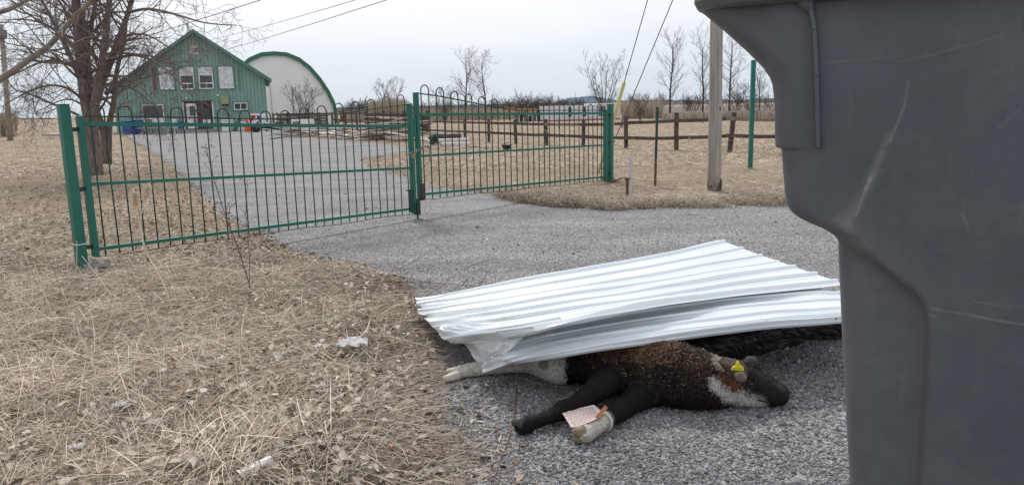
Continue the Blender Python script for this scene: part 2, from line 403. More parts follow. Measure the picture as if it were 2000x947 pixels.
# gable vent
mb = MB(); a0, z1 = S(370,90); a1, z0 = S(387,107); mb.obox(hp, a0, a1, z0, z1, 0, .08); v_ = mb.build('vent', mat('cream_paint', (.58,.56,.48), .7), house)
mb = MB()
for k in (.28, .55): mb.obox(hp, a0+(a1-a0)*.55, a1-.05, z1-(z1-z0)*(k+.13), z1-(z1-z0)*k, .081, .1)
mb.build('slot', DKBROWN, v_)
# porch opening: its shaded recess is painted as a dark panel on the wall
mb = MB(); a0, z1 = S(358,200); a1, z0 = S(418,252)
mb.obox(hp, a0, a1, z0, z1, .0, .045); mb.build('doorway', DKBROWN, house)
k = .09
for q_ in (a0-k, a1):
    mb = MB(); mb.obox(hp, q_, q_+k, z0, z1, 0, .09); mb.build('door_frame', WHITE, house)
mb = MB(); mb.obox(hp, a0-k, a1+k, z1, z1+.1, 0, .09); mb.build('lintel', DKBROWN, house)
b0, zt = S(363,203); b1, zb = S(387,251)
mb = MB(); mb.obox(hp, b0, b1, zb, zt, .05, .09); dr_ = mb.build('door', WHITE, house)
mb = MB(); mb.obox(hp, S(369.5,207)[0], S(381,207)[0], S(375,226)[1], S(375,207.5)[1], .091, .1); mb.build('glazing', GLASS, dr_)
mb = MB(); c0, cz = S(396,212); c1, cz0 = S(411,234); mb.obox(hp, c0, c1, cz0, cz, .05, .08); mb.build('door_glass', GLASS, house)
mb = MB(); c0, cz = S(396,234); c1, cz0 = S(412,241); mb.obox(hp, c0, c1, cz0, cz, .05, .085); mb.build('letter_plate', WHITE, house)
mb = MB(); mb.obox(hp, a0-.6, a1+.8, -.05, .14, .0, 1.3); mb.build('doorstep', mat('grey_boards', (.28,.25,.21), .9, (.38,.35,.3), 6, .3), house)
# hood over vent
mb = MB(); a0, z1 = S(432,187); a1, z0 = S(447,202)
mb.prism([hp.w(a0, z1, .02), hp.w(a0, z0, .45), hp.w(a0, z0-.06, .45), hp.w(a0, z0-.06, .02)], hp.u*(a1-a0)); hd = mb.build('vent_hood', mat('olive_metal', (.24,.31,.12), .6, (.3,.36,.18), 6), house)
mb = MB(); a0, z1 = S(434,202); a1, z0 = S(447,206); mb.obox(hp, a0, a1, z0, z1-.07, .01, .3); mb.build('grille', BLACK, hd)
mb = MB(); a0, z1 = S(464,132); a1, z0 = S(469,178); mb.obox(hp, a0, a0+.09, z0, z1, .023, .07); mb.build('downpipe', GREEN_T, house)
for (x, y) in ((364,191), (425,186)):
    mb = MB(); a0, z1 = S(x, y); mb.obox(hp, a0-.06, a0+.06, z1-.08, z1+.06, .023, .16); mb.build('porch_light', WHITE, house)
# small wires/aerial box on the left corner
# ---------------------------------------------------------------- arched storage building
AP = Plane(D(535, 230, 86), D(535, 230, 86)+Vector((math.cos(math.radians(17)), math.sin(math.radians(17)), 0)))
c_s, top_z = AP.sz(535, 101); r_s, _ = AP.sz(660, 230); hw = r_s-c_s
arc_px = [(535,101),(560,103),(585,113),(607,130),(627,153),(643,177),(654,199),(659,222),(661,245)]
half = [AP.sz(*p) for p in arc_px]; half = [(a-c_s, z) for a, z in half]; half[-1] = (half[-1][0], -.3)
prof = [(-a, z) for a, z in reversed(half)] + half[1:]
arch = empty('storage_building', AP.w(c_s, 0), 'white fabric arched storage building with green rim beyond the house', 'storage building')
mb = MB(); mb.prism([AP.w(c_s+a*.985, z-.12) for a, z in prof], -AP.n*26); mb.build('end_wall', mat('white_fabric', (.86,.86,.83), .8, (.88,.88,.86), .5, .05), arch)
mb = MB()
n = len(prof)
for off, n0, n1 in ((.0, .3, -28),):
    outer = [AP.w(c_s+a, z, n0) for a, z in prof]; inner = [AP.w(c_s+a*.955, z-.42, n0) for a, z in prof]
    for i in range(n-1):
        mb.prism([outer[i], outer[i+1], inner[i+1], inner[i]], AP.n*-.35)
mb.build('rim', mat('green_metal_rim', (.03,.16,.10), .5), arch)
mb = MB()
for i in range(n-1):
    a, b = AP.w(c_s+prof[i][0]*.995, prof[i][1]-.05, -.08), AP.w(c_s+prof[i+1][0]*.995, prof[i+1][1]-.05, -.08)
    mb.add([a, b, b-AP.n*27, a-AP.n*27], [(0,1,2,3)])
mb.build('cover', mat('green_cover', (.05,.2,.14), .6), arch)
mb = MB()
for x in (530, 572, 572, 610): 
    a, _ = AP.sz(x, 200); mb.obox(AP, a-.04, a+.04, 0, 4.6-.3*abs(a-c_s), .01, .06)
mb.build('seam', mat('grey_seam', (.5,.5,.47), .8), arch)

# ---------------------------------------------------------------- fences
WOOD = mat('brown_rail_wood', (.060,.042,.036), .85, (.12,.088,.072), 6, .4, dirt=((.30,.26,.22), 7, .58))
WGREY = mat('grey_weathered_wood', (.16,.13,.105), .9, (.28,.24,.2), 5, .4, stretch=(3,3,1))
fence = empty('rail_fence', P(1223, 291), 'long brown two rail post fence crossing the dry paddock', 'fence')
posts = [(800,256,.11),(836,258,.12),(870,263,.11),(908,270,.12),(955,279,.12),(1008,282,.13),(1068,285,.13),(1139,288,.13),(1223,291,.13),(1321,295,.13),(1424,299,.13),(1540,303,.13)]
tops = [233,233,232,233,233,234,233,234,227,220,220,220]
pw = []
for (x, y, wd), ty in zip(posts, tops):
    b = P(x, y); lean = Vector((random.uniform(-.03,.03), 0, 0))
    if x == 1424: lean = Vector((.1, 0, 0))
    t = D(x, ty, b.y); t.x = b.x; t += lean
    b.z = -.1
    mb = MB(); mb.beam(b, t, wd*.88, wd*.8, Vector((0,1,0))); mb.build('post', WOOD, fence, bevel=.01); b.z = 0; pw.append((b, t))
railpx = [((800,236),(836,237.5)),((836,237.5),(870,238)),((870,238),(908,239)),((908,239),(955,240)),((955,240),(1008,241)),((1008,241),(1068,243)),((1068,243),(1139,243.5)),((1139,243.5),(1223,241)),((1223,240),(1321,236)),((1321,236),(1424,232)),((1424,232),(1540,235))]
rail2 = [(252,254),(254,256),(256,257),(257,259),(259,262),(262,264),(264,267),(267,270),(269,270),(269,265),(265,267)]
for i in range(len(pw)-1):
    a, b = railpx[i]; y1, y2 = rail2[i]
    for (q1, q2) in ((a, b), ((a[0], y1), (b[0], y2))):
        p = D(q1[0], q1[1], pw[i][0].y-.085); q = D(q2[0], q2[1], pw[i+1][0].y-.085); p.x = pw[i][0].x-.1; q.x = pw[i+1][0].x+.1
        mid = (p+q)/2+Vector((0, 0, -random.uniform(.0,.02)))
        mb = MB(); mb.beam(p, mid, .04, .095); mb.beam(mid, q, .04, .09); mb.build('rail', WGREY if i in (6, 10) and q1[1] < 250 else WOOD, fence, bevel=.006)
# second fence towards the house
pf2 = empty('rail_fence', P(660, 253), 'dark rail fence beside the arched building, left of the plank pile', 'fence')
q = [(535,246),(563,247),(626,249),(650,250),(676,252),(698,254),(716,257)]
pp = []
for x, y in q:
    b = P(x, y); mb = MB(); mb.beam(b-Vector((0,0,.1)), b+Vector((0,0,1.25)), .13, .13, Vector((0,1,0))); mb.build('post', WOOD, pf2); pp.append(b)
for i in range(len(pp)-1):
    for z in ((1.12, .65) if i != 2 else (1.12,)):
        mb = MB(); mb.beam(pp[i]+Vector((0,-.09,z)), pp[i+1]+Vector((0,-.09,z)), .04, .13); mb.build('rail', WOOD, pf2)
b, c = pp[3], pp[4]; mb = MB(); mb.beam(b+Vector((.3,-.13,.1)), c+Vector((0,-.13,1.1)), .04, .1); mb.build('brace', WOOD, pf2)
# picket fence section
pk = empty('picket_fence', P(775, 262), 'weathered brown picket fence panel behind the pile of planks', 'fence')
p0, p1 = P(716, 258), P(836, 264.5); 
for z in (.35, 1.0):
    mb = MB(); mb.beam(p0+Vector((0,-.0,z)), p1+Vector((0,0,z)), .04, .1); mb.build('rail', WOOD, pk)
n = 52
for i in range(n):
    b = p0.lerp(p1, (i+.5)/n)+Vector((0,-.04,0)); h_ = 1.12+random.uniform(-.04,.03)
    mb = MB(); mb.beam(b, b+Vector((random.uniform(-.02,.02),0,h_)), .095, .02, Vector((0,1,0))); mb.build('picket', WOOD if random.random() < .35 else mat('picket_wood', (.11,.085,.065), .9, (.17,.13,.1), 5, .3), pk)
for t_ in (0, .33, .66, 1):
    b = p0.lerp(p1, t_)+Vector((0,.07,0)); mb = MB(); mb.beam(b, b+Vector((0,0,1.25)), .12, .12, Vector((0,1,0))); mb.build('post', WOOD, pk)
# board fence by arched building
bf = empty('board_fence', P(580, 246), 'grey low board fence in front of the arched building', 'fence')
p0, p1 = P(528, 246), P(626, 249)
p0.y += 2.5; p1.y += 2.5
for z in (.25, .48, .71, .94):
    mb = MB(); mb.beam(p0+Vector((0,0,z)), p1+Vector((0,0,z)), .03, .2); mb.build('board', WGREY, bf)
for t_ in (0, .25, .5, .75, 1):
    b = p0.lerp(p1, t_); mb = MB(); mb.beam(b+Vector((0,.08,0)), b+Vector((0,.08,1.3)), .1, .1, Vector((0,1,0))); mb.build('post', WOOD, bf)
# thin posts of a far fence
for i, (x, y, ty) in enumerate([(1092,252,232),(1182,252,230),(1215,250,232),(1352,240,222),(1373,240,221),(1432,236,212),(1478,236,214),(1405,236,216)]):
    b = P(x, y); t = D(x, ty, b.y); t.x = b.x
    mb = MB(); mb.tube([b-Vector((0,0,.1)), t], [.06,.05], 6)
    o = mb.build('fence_post', WGREY, None, b); tag(o, 'thin pale grey fence post standing far beyond the brown rail fence', 'fence post', 'thin far fence posts')

# ---------------------------------------------------------------- poles and wires
POLE = mat('grey_pole_wood', (.25,.22,.19), .85, (.46,.42,.37), 3.5, .6, 9, stretch=(9,9,.45), dirt=((.13,.09,.065), 2.5, .6), lo=.3, hi=.7)
b = P(1395, 375)
pole = empty('utility_pole', b, 'thick weathered grey wooden utility pole in front of the rail fence', 'utility pole')
MB().tube([b+Vector((0,0,-.1)), b+Vector((-.005,0,.35)), b+Vector((-.03,0,3)), b+Vector((-.08,0,7.6))], [.102,.097,.087,.075], 20).build('shaft', POLE, pole, smooth=True)
mb = MB(); c = D(1405, 205, b.y-.06); mb.box(c, (.05,.02,.08)); mb.build('metal_tag', mat('galv', (.45,.45,.45), .45, metal=.5), pole)
mb = MB(); c = D(1403.5, 213, b.y-.06); mb.box(c, (.055,.05,.05)); mb.build('bracket', mat('rust', (.12,.05,.025), .9, (.2,.09,.04), 20), pole)
BARK_ROT = mat('split_base', (.06,.04,.03), .95, (.14,.09,.06), 12)
mb = MB(); mb.tube([b+Vector((0,0,-.05)), b+Vector((0,0,.05))], .104, 20)
for k in range(12):
    a = random.uniform(-math.pi, 0); h_ = random.uniform(.05,.22); q = b+Vector((math.cos(a)*.103, math.sin(a)*.103, 0))
    mb.beam(q, q+Vector((-math.cos(a)*.003,-math.sin(a)*.003,h_)), .02, .008, Vector((math.cos(a), math.sin(a), 0)))
mb.build('rotten_base', BARK_ROT, pole)
WIRE = mat('wire', (.10,.10,.11), .5)
def wire(name, pts, r, label, cat='wire', k=5, m_=None):
    mb = MB(); mb.tube(pts, r, k); o = mb.build(name, m_ or WIRE, None, pts[0]); return tag(o, label, cat)
def sag(a, b, s, n=14): return [a.lerp(b, i/n)-Vector((0,0,s*4*(i/n)*(1-i/n))) for i in range(n+1)]
anch = P(1168, 341)
gt1 = D(1385, -423, 11.33); gt2 = D(1385, -170, 11.33)
wire('guy_wire', [anch, gt1], .008, 'thin guy wire running out of the yellow guard tube, nearer the gate', 'guy wire')
wire('guy_wire', [anch+Vector((.05,.04,0)), gt2], .008, 'thin guy wire to the right of the yellow guard tube', 'guy wire')
d1 = (gt1-anch); 
# yellow guard: from anchor to px (1219,172)
best = min((abs((lambda q: (q-Vector((0,0,H))).dot(r_)/(q-Vector((0,0,H))).dot(f_)*F+1000)(anch+d1*t)-1219), t) for t in [i/400 for i in range(1, 300)])[1]
gg = MB(); gg.tube([anch+d1*.0, anch+d1*best*.5, anch+d1*best], [.022,.034,.034], 10); o = gg.build('guy_guard', mat('yellow_plastic', (.60,.53,.20), .6, (.68,.62,.30), 6), None, anch, smooth=True); tag(o, 'yellow plastic guard tube leaning up along the guy wire', 'guy guard')
ptop = D(1375, -205, 11.3)
wire('overhead_wire', sag(hp.w(*S(355, 121), .2), ptop, .15, 20), .012, 'lowest overhead wire, coming down onto the green house front', 'overhead wire')
wire('overhead_wire', sag(D(395, 82, 75), ptop+Vector((0,.05,.02)), .15, 20), .012, 'middle overhead wire rising behind the peak of the green house', 'overhead wire')
lp = P(20, 275)
wire('overhead_wire', sag(D(3, 150, 46), D(1382, -292, 11.3), .2, 20), .012, 'topmost overhead wire crossing above the house and the big tree', 'overhead wire')
t = D(2, 48, lp.y)
p_ = empty('utility_pole', lp, 'thin leaning grey utility pole at the far left edge', 'utility pole')
MB().tube([lp-Vector((0,0,.2)), lp.lerp(t, .5), t], [.16,.14,.12], 8).build('shaft', POLE, p_, smooth=True)
MB().tube([D(3,58,lp.y-.2), D(3,75,lp.y-.2)], .28, 10).build('transformer', mat('grey_steel', (.2,.2,.2), .5), p_, smooth=True)
wire('overhead_wire', sag(D(0, 74, 45.5), D(140, 75, 60), .15, 8), .018, 'short level wire leaving the left utility pole', 'overhead wire')

GATE = mat('green_gate_paint', (.008,.125,.090), .42, (.011,.155,.112), 6, .08, 60, dirt=((.05,.16,.12), 14, .66))
GATE_D = mat('green_bar_paint', (.010,.036,.028), .6, (.016,.058,.044), 18, .0, dirt=((.10,.07,.05), 30, .6))
b = P(1465, 332); tp = D(1465, 118, b.y); tp.x = b.x
o_ = empty('green_post', b, 'tall square green steel post right of the utility pole', 'post')
MB().beam(b-Vector((0,0,.2)), tp, .075, .075, Vector((0,1,0))).build('shaft', GATE, o_)
for yy in (128, 219):
    c = D(1470, yy, b.y); MB().tube([c, c+Vector((.06,0,0))], .014, 8).build('hinge_pin', GATE, o_)
b = P(1279, 369); tp = D(1284, 209, b.y)
o_ = empty('fence_stake', b, 'slim steel stake, green above and rusty below, between gate and utility pole', 'stake')
mid = b.lerp(tp, .38)
MB().beam(b-Vector((0,0,.1)), mid, .034, .034, Vector((0,1,0))).build('rusty_foot', mat('rust', (.12,.05,.025)), o_)
MB().beam(mid, tp, .034, .034, Vector((0,1,0))).build('shaft', GATE_D, o_)
b = P(1231, 386); tp = D(1231, 303, b.y); tp.x = b.x
o = MB().beam(b-Vector((0,0,.05)), tp, .045, .012, Vector((0,1,0))).build('marker_stick', mat('pale_stick', (.55,.53,.5), .7), None, b); tag(o, 'pale white wooden marker stick beside the rusty pipe stub', 'marker')
b = P(1225, 386); tp = D(1225, 352, b.y); tp.x = b.x
o = MB().tube([b-Vector((0,0,.05)), tp, tp+Vector((0,0,.002)), tp+Vector((0,0,.035))], [.02,.02,.032,.045], 10).build('pipe_stub', mat('rust', (.12,.05,.025)), None, b); tag(o, 'short rusty pipe stub with flared top beside the white stick', 'pipe')

# ---------------------------------------------------------------- trees
BARK = mat('grey_brown_bark', (.12,.094,.080), .95, (.25,.205,.175), 9, .8, 22, stretch=(3,3,.7))
BARK2 = mat('far_bark', (.085,.07,.062), .95, (.13,.11,.10), 2)
TWIG = mat('twig_bark', (.13,.10,.088), .95, (.21,.17,.15), 3)
LBARK = mat('pale_branch_bark', (.20,.17,.145), .9, (.30,.26,.225), 7, .5, 25)
def grow(mb, p, d, L_, r, lev, rnd, up=.15, kids=5, wob=.18, spread=.75, sidesmap=(6,4,3,3), minr=.003, ratio=.55, start=.25):
    n = 5 if lev < 2 else 3; pts = [p.copy()]; rad = [r]; dd = d.normalized()
    for i in range(n):
        dd = (dd+Vector((rnd.gauss(0,wob), rnd.gauss(0,wob), rnd.gauss(0,wob)+up*.5))).normalized()
        p = p+dd*L_/n; pts.append(p.copy()); rad.append(max(minr, r*(1-.72*(i+1)/n)))
    mb.tube(pts, rad, sidesmap[min(lev, 3)], cap=False)
    if lev >= 3 or kids <= 0: return
    for k in range(kids):
        t = start+(1-start)*(k+rnd.random())/kids; i = min(int(t*n), n-1); q = pts[i].lerp(pts[i+1], t*n-i)
        base_d = (pts[i+1]-pts[i]).normalized()
        ax = base_d.orthogonal().normalized(); ax = Matrix.Rotation(rnd.uniform(0, 2*math.pi), 3, base_d) @ ax
        nd = (base_d*(1-spread*.55)+ax*spread+Vector((0,0,up*.4))).normalized()
        grow(mb, q, nd, L_*ratio*rnd.uniform(.6,1.15)*(1.15-.5*t), max(minr, rad[i]*.55), lev+1, rnd, up, max(2, kids-1) if lev < 2 else 2, wob, spread, sidesmap, minr, ratio, .15)
def along(mb, pts, rad, rnd, kids, L_, up=.1, k=8, start=.2, spread=.8, minr=.003, lev=1, wob=.16, ratio=.6, kk=5):
    mb[0].tube(pts, rad, k, cap=True)
    n = len(pts)-1
    for c in range(kids):
        t = start+(1-start)*(c+rnd.random())/kids; i = min(int(t*n), n-1); q = pts[i].lerp(pts[i+1], t*n-i); r = rad[i]+(rad[i+1]-rad[i])*(t*n-i)
        bd = (pts[i+1]-pts[i]).normalized(); ax = Matrix.Rotation(rnd.uniform(0, 2*math.pi), 3, bd) @ bd.orthogonal().normalized()
        nd = (bd*.45+ax*spread+Vector((0,0,up*.5))).normalized()
        grow(mb[1], q, nd, L_*rnd.uniform(.55,1.2), max(minr*1.6, min(r*.38, .03)), lev, rnd, up, kk, wob, spread, minr=minr, ratio=ratio)
def smoothpts(pts, n=6):
    res = []
    for i in range(len(pts)-1):
        p0 = pts[max(i-1,0)]; p1 = pts[i]; p2 = pts[i+1]; p3 = pts[min(i+2, len(pts)-1)]
        for j in range(n):
            t = j/n; res.append(.5*((2*p1)+(p2-p0)*t+(2*p0-5*p1+4*p2-p3)*t*t+(-p0+3*p1-3*p2+p3)*t**3))
    res.append(pts[-1]); return res
def lerpr(r0, r1, n): return [r0+(r1-r0)*i/(n-1) for i in range(n)]
rnd = random.Random(11)
tb = P(187, 346)
tree = empty('bare_tree', tb, 'big bare multi stemmed tree behind the left gate post', 'tree')
T1, T2 = MB(), MB()
def stem(px, Y, ra, rb, kids, L_, dy=0, **kw):
    Ys = Y if hasattr(Y, '__len__') else [Y+dy*i for i in range(len(px))]
    pts = smoothpts([D(x, y, yy) for (x, y), yy in zip(px, Ys)], 4)
    along((T1, T2), pts, lerpr(ra, rb, len(pts)), rnd, kids, L_, **kw)
Y0 = tb.y
stem([(188,350),(180,260),(166,180),(158,115),(150,30),(146,-60),(140,-160)], Y0, .165, .06, 26, 1.7, 0.05)
stem([(179,245),(190,170),(203,95),(213,10),(222,-90)], Y0, .10, .045, 22, 1.6, -.1, start=.15)
stem([(180,230),(196,175),(212,130),(238,60),(256,5),(268,-80)], Y0, .085, .04, 22, 1.6, .15)
stem([(170,190),(150,140),(128,90),(100,35),(76,-10),(50,-70)], Y0, .06, .025, 20, 1.3, .2)
stem([(163,150),(172,80),(186,10),(196,-60)], Y0, .06, .03, 8, 1.2, .3)
stem([(207,320),(203,260),(190,220),(176,150),(170,90),(160,20)], Y0+1.6, .10, .04, 10, 1.3, 0)
stem([(212,320),(213,250),(222,200),(228,140),(243,80),(248,20)], Y0+1.7, .085, .03, 12, 1.3, 0)
stem([(250,25),(290,18),(340,28),(400,45),(462,50)], Y0, .035, .008, 16, 1.0, -.3, up=-.06)
stem([(213,120),(260,108),(300,120),(340,150),(372,185),(410,208)], Y0, .035, .007, 18, .9, -.25, up=-.1)
stem([(222,100),(250,70),(290,70),(330,92),(370,100)], Y0, .03, .007, 16, .9, .3, up=-.08)
stem([(200,150),(240,150),(280,175),(310,215)], Y0, .03, .007, 14, .8, -.3, up=-.12)
stem([(205,185),(235,168),(270,180),(300,205),(330,226)], Y0+.6, .028, .006, 16, .8, .2, up=-.1)
stem([(160,140),(120,120),(80,122),(40,140),(0,160)], Y0, .035, .008, 18, .95, -.3, up=-.06)
stem([(168,200),(130,172),(90,168),(50,182),(10,205)], Y0, .032, .007, 18, .9, -.2, up=-.08)
stem([(158,110),(110,60),(60,40),(10,40)], Y0, .035, .01, 16, 1.0, .3)
stem([(175,215),(140,195),(110,200),(70,220)], Y0, .025, .006, 14, .8, .3, up=-.08)
stem([(190,120),(150,60),(120,10),(90,-30)], Y0, .035, .012, 14, 1.0, -.4)
T1.build('trunk', BARK, tree, smooth=True); T2.build('crown', TWIG, tree)
# nearer tree just outside the frame, one pale bough crossing
nb = Vector((D(-330, 400, 9.2).x, 9.2, 0)); ntree = empty('bare_tree', nb, 'nearer bare tree whose thick pale bough crosses the upper left corner', 'tree')
T1, T2 = MB(), MB(); rnd = random.Random(5)
T1.tube([nb-Vector((0,0,.1)), nb+Vector((.05,0,1.2)), nb+Vector((-.1,.1,3)), nb+Vector((-.2,.2,5))], [.17,.14,.11,.06], 12)
pts = smoothpts([nb+Vector((.05,0,1.2)), D(-120,215,9.0), D(0,155,8.8), D(55,118,8.7), D(95,90,8.6), D(120,62,8.5), D(150,28,8.4), D(180,0,8.3), D(205,-50,8.2)], 4)
along((T1, T2), pts, lerpr(.042, .018, len(pts)), rnd, 14, .9, k=9, start=.35, kk=2)
pts = smoothpts([nb+Vector((-.05,.05,2.2)), D(-90,40,9), D(0,24,8.8), D(40,8,8.7), D(75,-12,8.6)], 4); along((T1, T2), pts, lerpr(.04, .015, len(pts)), rnd, 7, .7, k=7, start=.3, kk=2)
T1.build('trunk', LBARK, ntree, smooth=True); T2.build('crown', mat('pale_twig', (.14,.115,.10), .9), ntree)
# distant trees
def far_tree(x, topy, Y, label, seed, spread=.6, style='tall', thick=1.0, group=None):
    b = D(x, 215, Y); b.z = 0; h_ = D(x, topy, Y).z; rn = random.Random(seed); A_, B_ = MB(), MB(); mr_ = .011*Y/80*thick
    if style == 'tall':
        pts = smoothpts([b-Vector((0,0,.2)), b+Vector((rn.uniform(-.1,.1),0,h_*.35)), b+Vector((rn.uniform(-.2,.2),0,h_*.7)), b+Vector((rn.uniform(-.2,.2),0,h_))], 4)
        along((A_, B_), pts, lerpr(h_*.018, h_*.004, len(pts)), rn, 32, h_*.32, up=.25, k=6, start=.14, spread=spread*1.1, minr=mr_*.8, kk=4)
    elif style == 'fan':
        for j in range(6):
            a = (j-2.5)*.2; pts = smoothpts([b-Vector((0,0,.1)), b+Vector((math.sin(a)*h_*.18, rn.uniform(-.3,.3), h_*.25)), b+Vector((math.sin(a)*h_*.45, rn.uniform(-.5,.5), h_*.6)), b+Vector((math.sin(a)*h_*.72, rn.uniform(-.5,.5), h_*rn.uniform(.86,1)))], 3)
            along((A_, B_), pts, lerpr(h_*.013, mr_, len(pts)), rn, 14, h_*.26, up=.25, k=5, start=.2, spread=spread*.95, minr=mr_*.8, kk=4)
    t = empty('bare_tree' if style != 'bush' else 'bare_bush', b, label, 'tree', group)
    A_.build('trunk', BARK2, t, smooth=True); B_.build('crown', BARK2, t); return t
far_tree(912, 119, 88, 'left one of the two tall bare trees rising behind the right gate leaf', 21, thick=.8)
far_tree(947, 120, 84, 'right and fuller of the two tall bare trees rising behind the right gate leaf', 22, .75, thick=.8)
far_tree(762, 163, 95, 'small bare fan shaped tree left of the middle gate post', 23, style='fan', thick=.8)
far_tree(1180, 124, 85, 'bare fan shaped tree behind the white trailer', 24, style='fan', thick=.8)
far_tree(1309, 87, 80, 'tall slim bare tree left of the thick utility pole', 25, .5, thick=.8)
far_tree(1372, 92, 84, 'bare tree half hidden just left of the thick utility pole', 26, thick=.8)
far_tree(1424, 84, 80, 'bare tree between the thick utility pole and the green post', 27, .75, thick=.8)
far_tree(1484, 140, 90, 'small bare tree right of the tall green post', 28, .6, thick=.8)
far_tree(868, 175, 70, 'low bare tree left of the two tall ones', 29, .8, 'fan', thick=.7)
far_tree(592, 170, 60, 'small bare spreading tree in front of the white arched building', 31, .7, 'fan', thick=.9)
far_tree(1250, 188, 62, 'low gnarled bare tree just right of the yellow guard', 32, .9, 'fan', thick=.7)
far_tree(1462, 165, 70, 'low bare tree behind the tall green post', 33, .8, 'fan', thick=.7)
# bare bushes, a few prototypes copied
protos = []
for s in range(3):
    rn = random.Random(60+s); A_ = MB(); b = Vector((0,0,0))
    for j in range(11):
        a = rn.uniform(-1,1)*.6; a2 = rn.uniform(-.5,.5); grow(A_, Vector((rn.uniform(-.6,.6),rn.uniform(-.4,.4),-.05)), Vector((a,a2,1)), 2.5*rn.uniform(.7,1.1), .03, 1, rn, .3, 5, .14, .6, minr=.013)
    o = A_.build('bare_bush', BARK2); protos.append(o)
spots = [(x+random.uniform(-6,6), random.uniform(100,150)) for x in list(range(672, 770, 9))+list(range(975, 1135, 9))+list(range(775,980,26))+list(range(1335,1400,16))+[1225,1240,1268,1284,1440,1495]]
for i, (x, Y_) in enumerate(spots):
    o = protos[i] if i < 3 else protos[i % 3].copy()
    if i >= 3: COL.objects.link(o)
    p = D(x, 215, Y_); o.location = (p.x, p.y, 0); k = random.uniform(.75,1.15); o.scale = (k*1.2, k*1.2, k); o.rotation_euler.z = random.uniform(-.5,.5)
    tag(o, 'low grey bare bush in the brush line along the horizon', 'bush', 'bare bushes along the skyline')
# ---------------------------------------------------------------- the gate
g0, g2 = P(163, 540), P(1192, 362)
gp = Plane(g0, g2); GS = gp.sz
def interp(tab, s):
    for (a, za), (b, zb) in zip(tab, tab[1:]):
        if s <= b: 
            t = max(0, (s-a)/(b-a)); t = t*t*(3-2*t); return za+(zb-za)*t
    return tab[-1][1]
def sbeam(mb, s0, z0, s1, z1, w_, h_, n=0): return mb.beam(gp.w(s0, z0, n), gp.w(s1, z1, n), w_, h_)
# left post + footing
b0s, _ = GS(163, 538); t0s, t0z = GS(126, 205)
o_ = empty('gate_post', gp.w(0, .06), 'green square gate post at the left, set in a concrete lump', 'gate post')
mb = MB(); mb.obox(gp, b0s-.038, b0s+.038, 0.02, t0z, -.038, .038); mb.build('shaft', GATE, o_, bevel=.006)
mb = MB(); mb.blob(gp.w(.09, .015), .14, 3, .22, 3, (1.35,1.1,.75)); mb.build('footing', mat('old_concrete', (.20,.185,.16), .95, (.36,.33,.29), 9, 1.0, 30, dirt=((.09,.08,.06), 8, .55)), o_, smooth=True)
for z in (.24, .72, 1.2):
    mb = MB(); sbeam(mb, .045, z, .09, z, .03, .035); mb.build('hinge', GATE_D, o_)
mb = MB(); mb.obox(gp, -.043, .043, .27, .278, -.043, .043); mb.build('tie', mat('white_cord', (.7,.68,.6), .8), o_)
mb = MB(); mb.obox(gp, -.04, .04, t0z, t0z+.006, -.04, .04); mb.build('cap', GATE, o_)
# right post
rb = GS(1192, 362)[0]; rtz = GS(1188, 203)[1]
o2 = empty('gate_post', gp.w(rb, 0), 'green square gate post at the right with roots heaped at its foot', 'gate post')
mb = MB(); mb.obox(gp, rb-.04, rb+.04, -.05, rtz, -.04, .04); mb.build('shaft', GATE, o2, bevel=.006)
for z in (.2, .7, 1.15):
    mb = MB(); sbeam(mb, rb-.09, z, rb-.045, z, .03, .035); mb.build('hinge', GATE_D, o2)
mb = MB(); rnd = random.Random(4)
for i in range(170):
    a = rnd.uniform(0, 6.28); r = rnd.uniform(.02,.17); p = gp.w(rb, rnd.uniform(0,.09))+Vector((math.cos(a)*r, math.sin(a)*r, 0))
    q = p+Vector((rnd.gauss(0,.07), rnd.gauss(0,.07), rnd.uniform(-.04,.05))); mb.tube([p, (p+q)/2+Vector((0,0,.02)), q], .004, 4, False)
o = mb.build('root_clump', mat('dark_roots', (.08,.055,.04), .95, (.16,.12,.09), 9), None, gp.w(rb, 0)); tag(o, 'dark clump of roots and dead grass around the right gate post foot', 'roots')

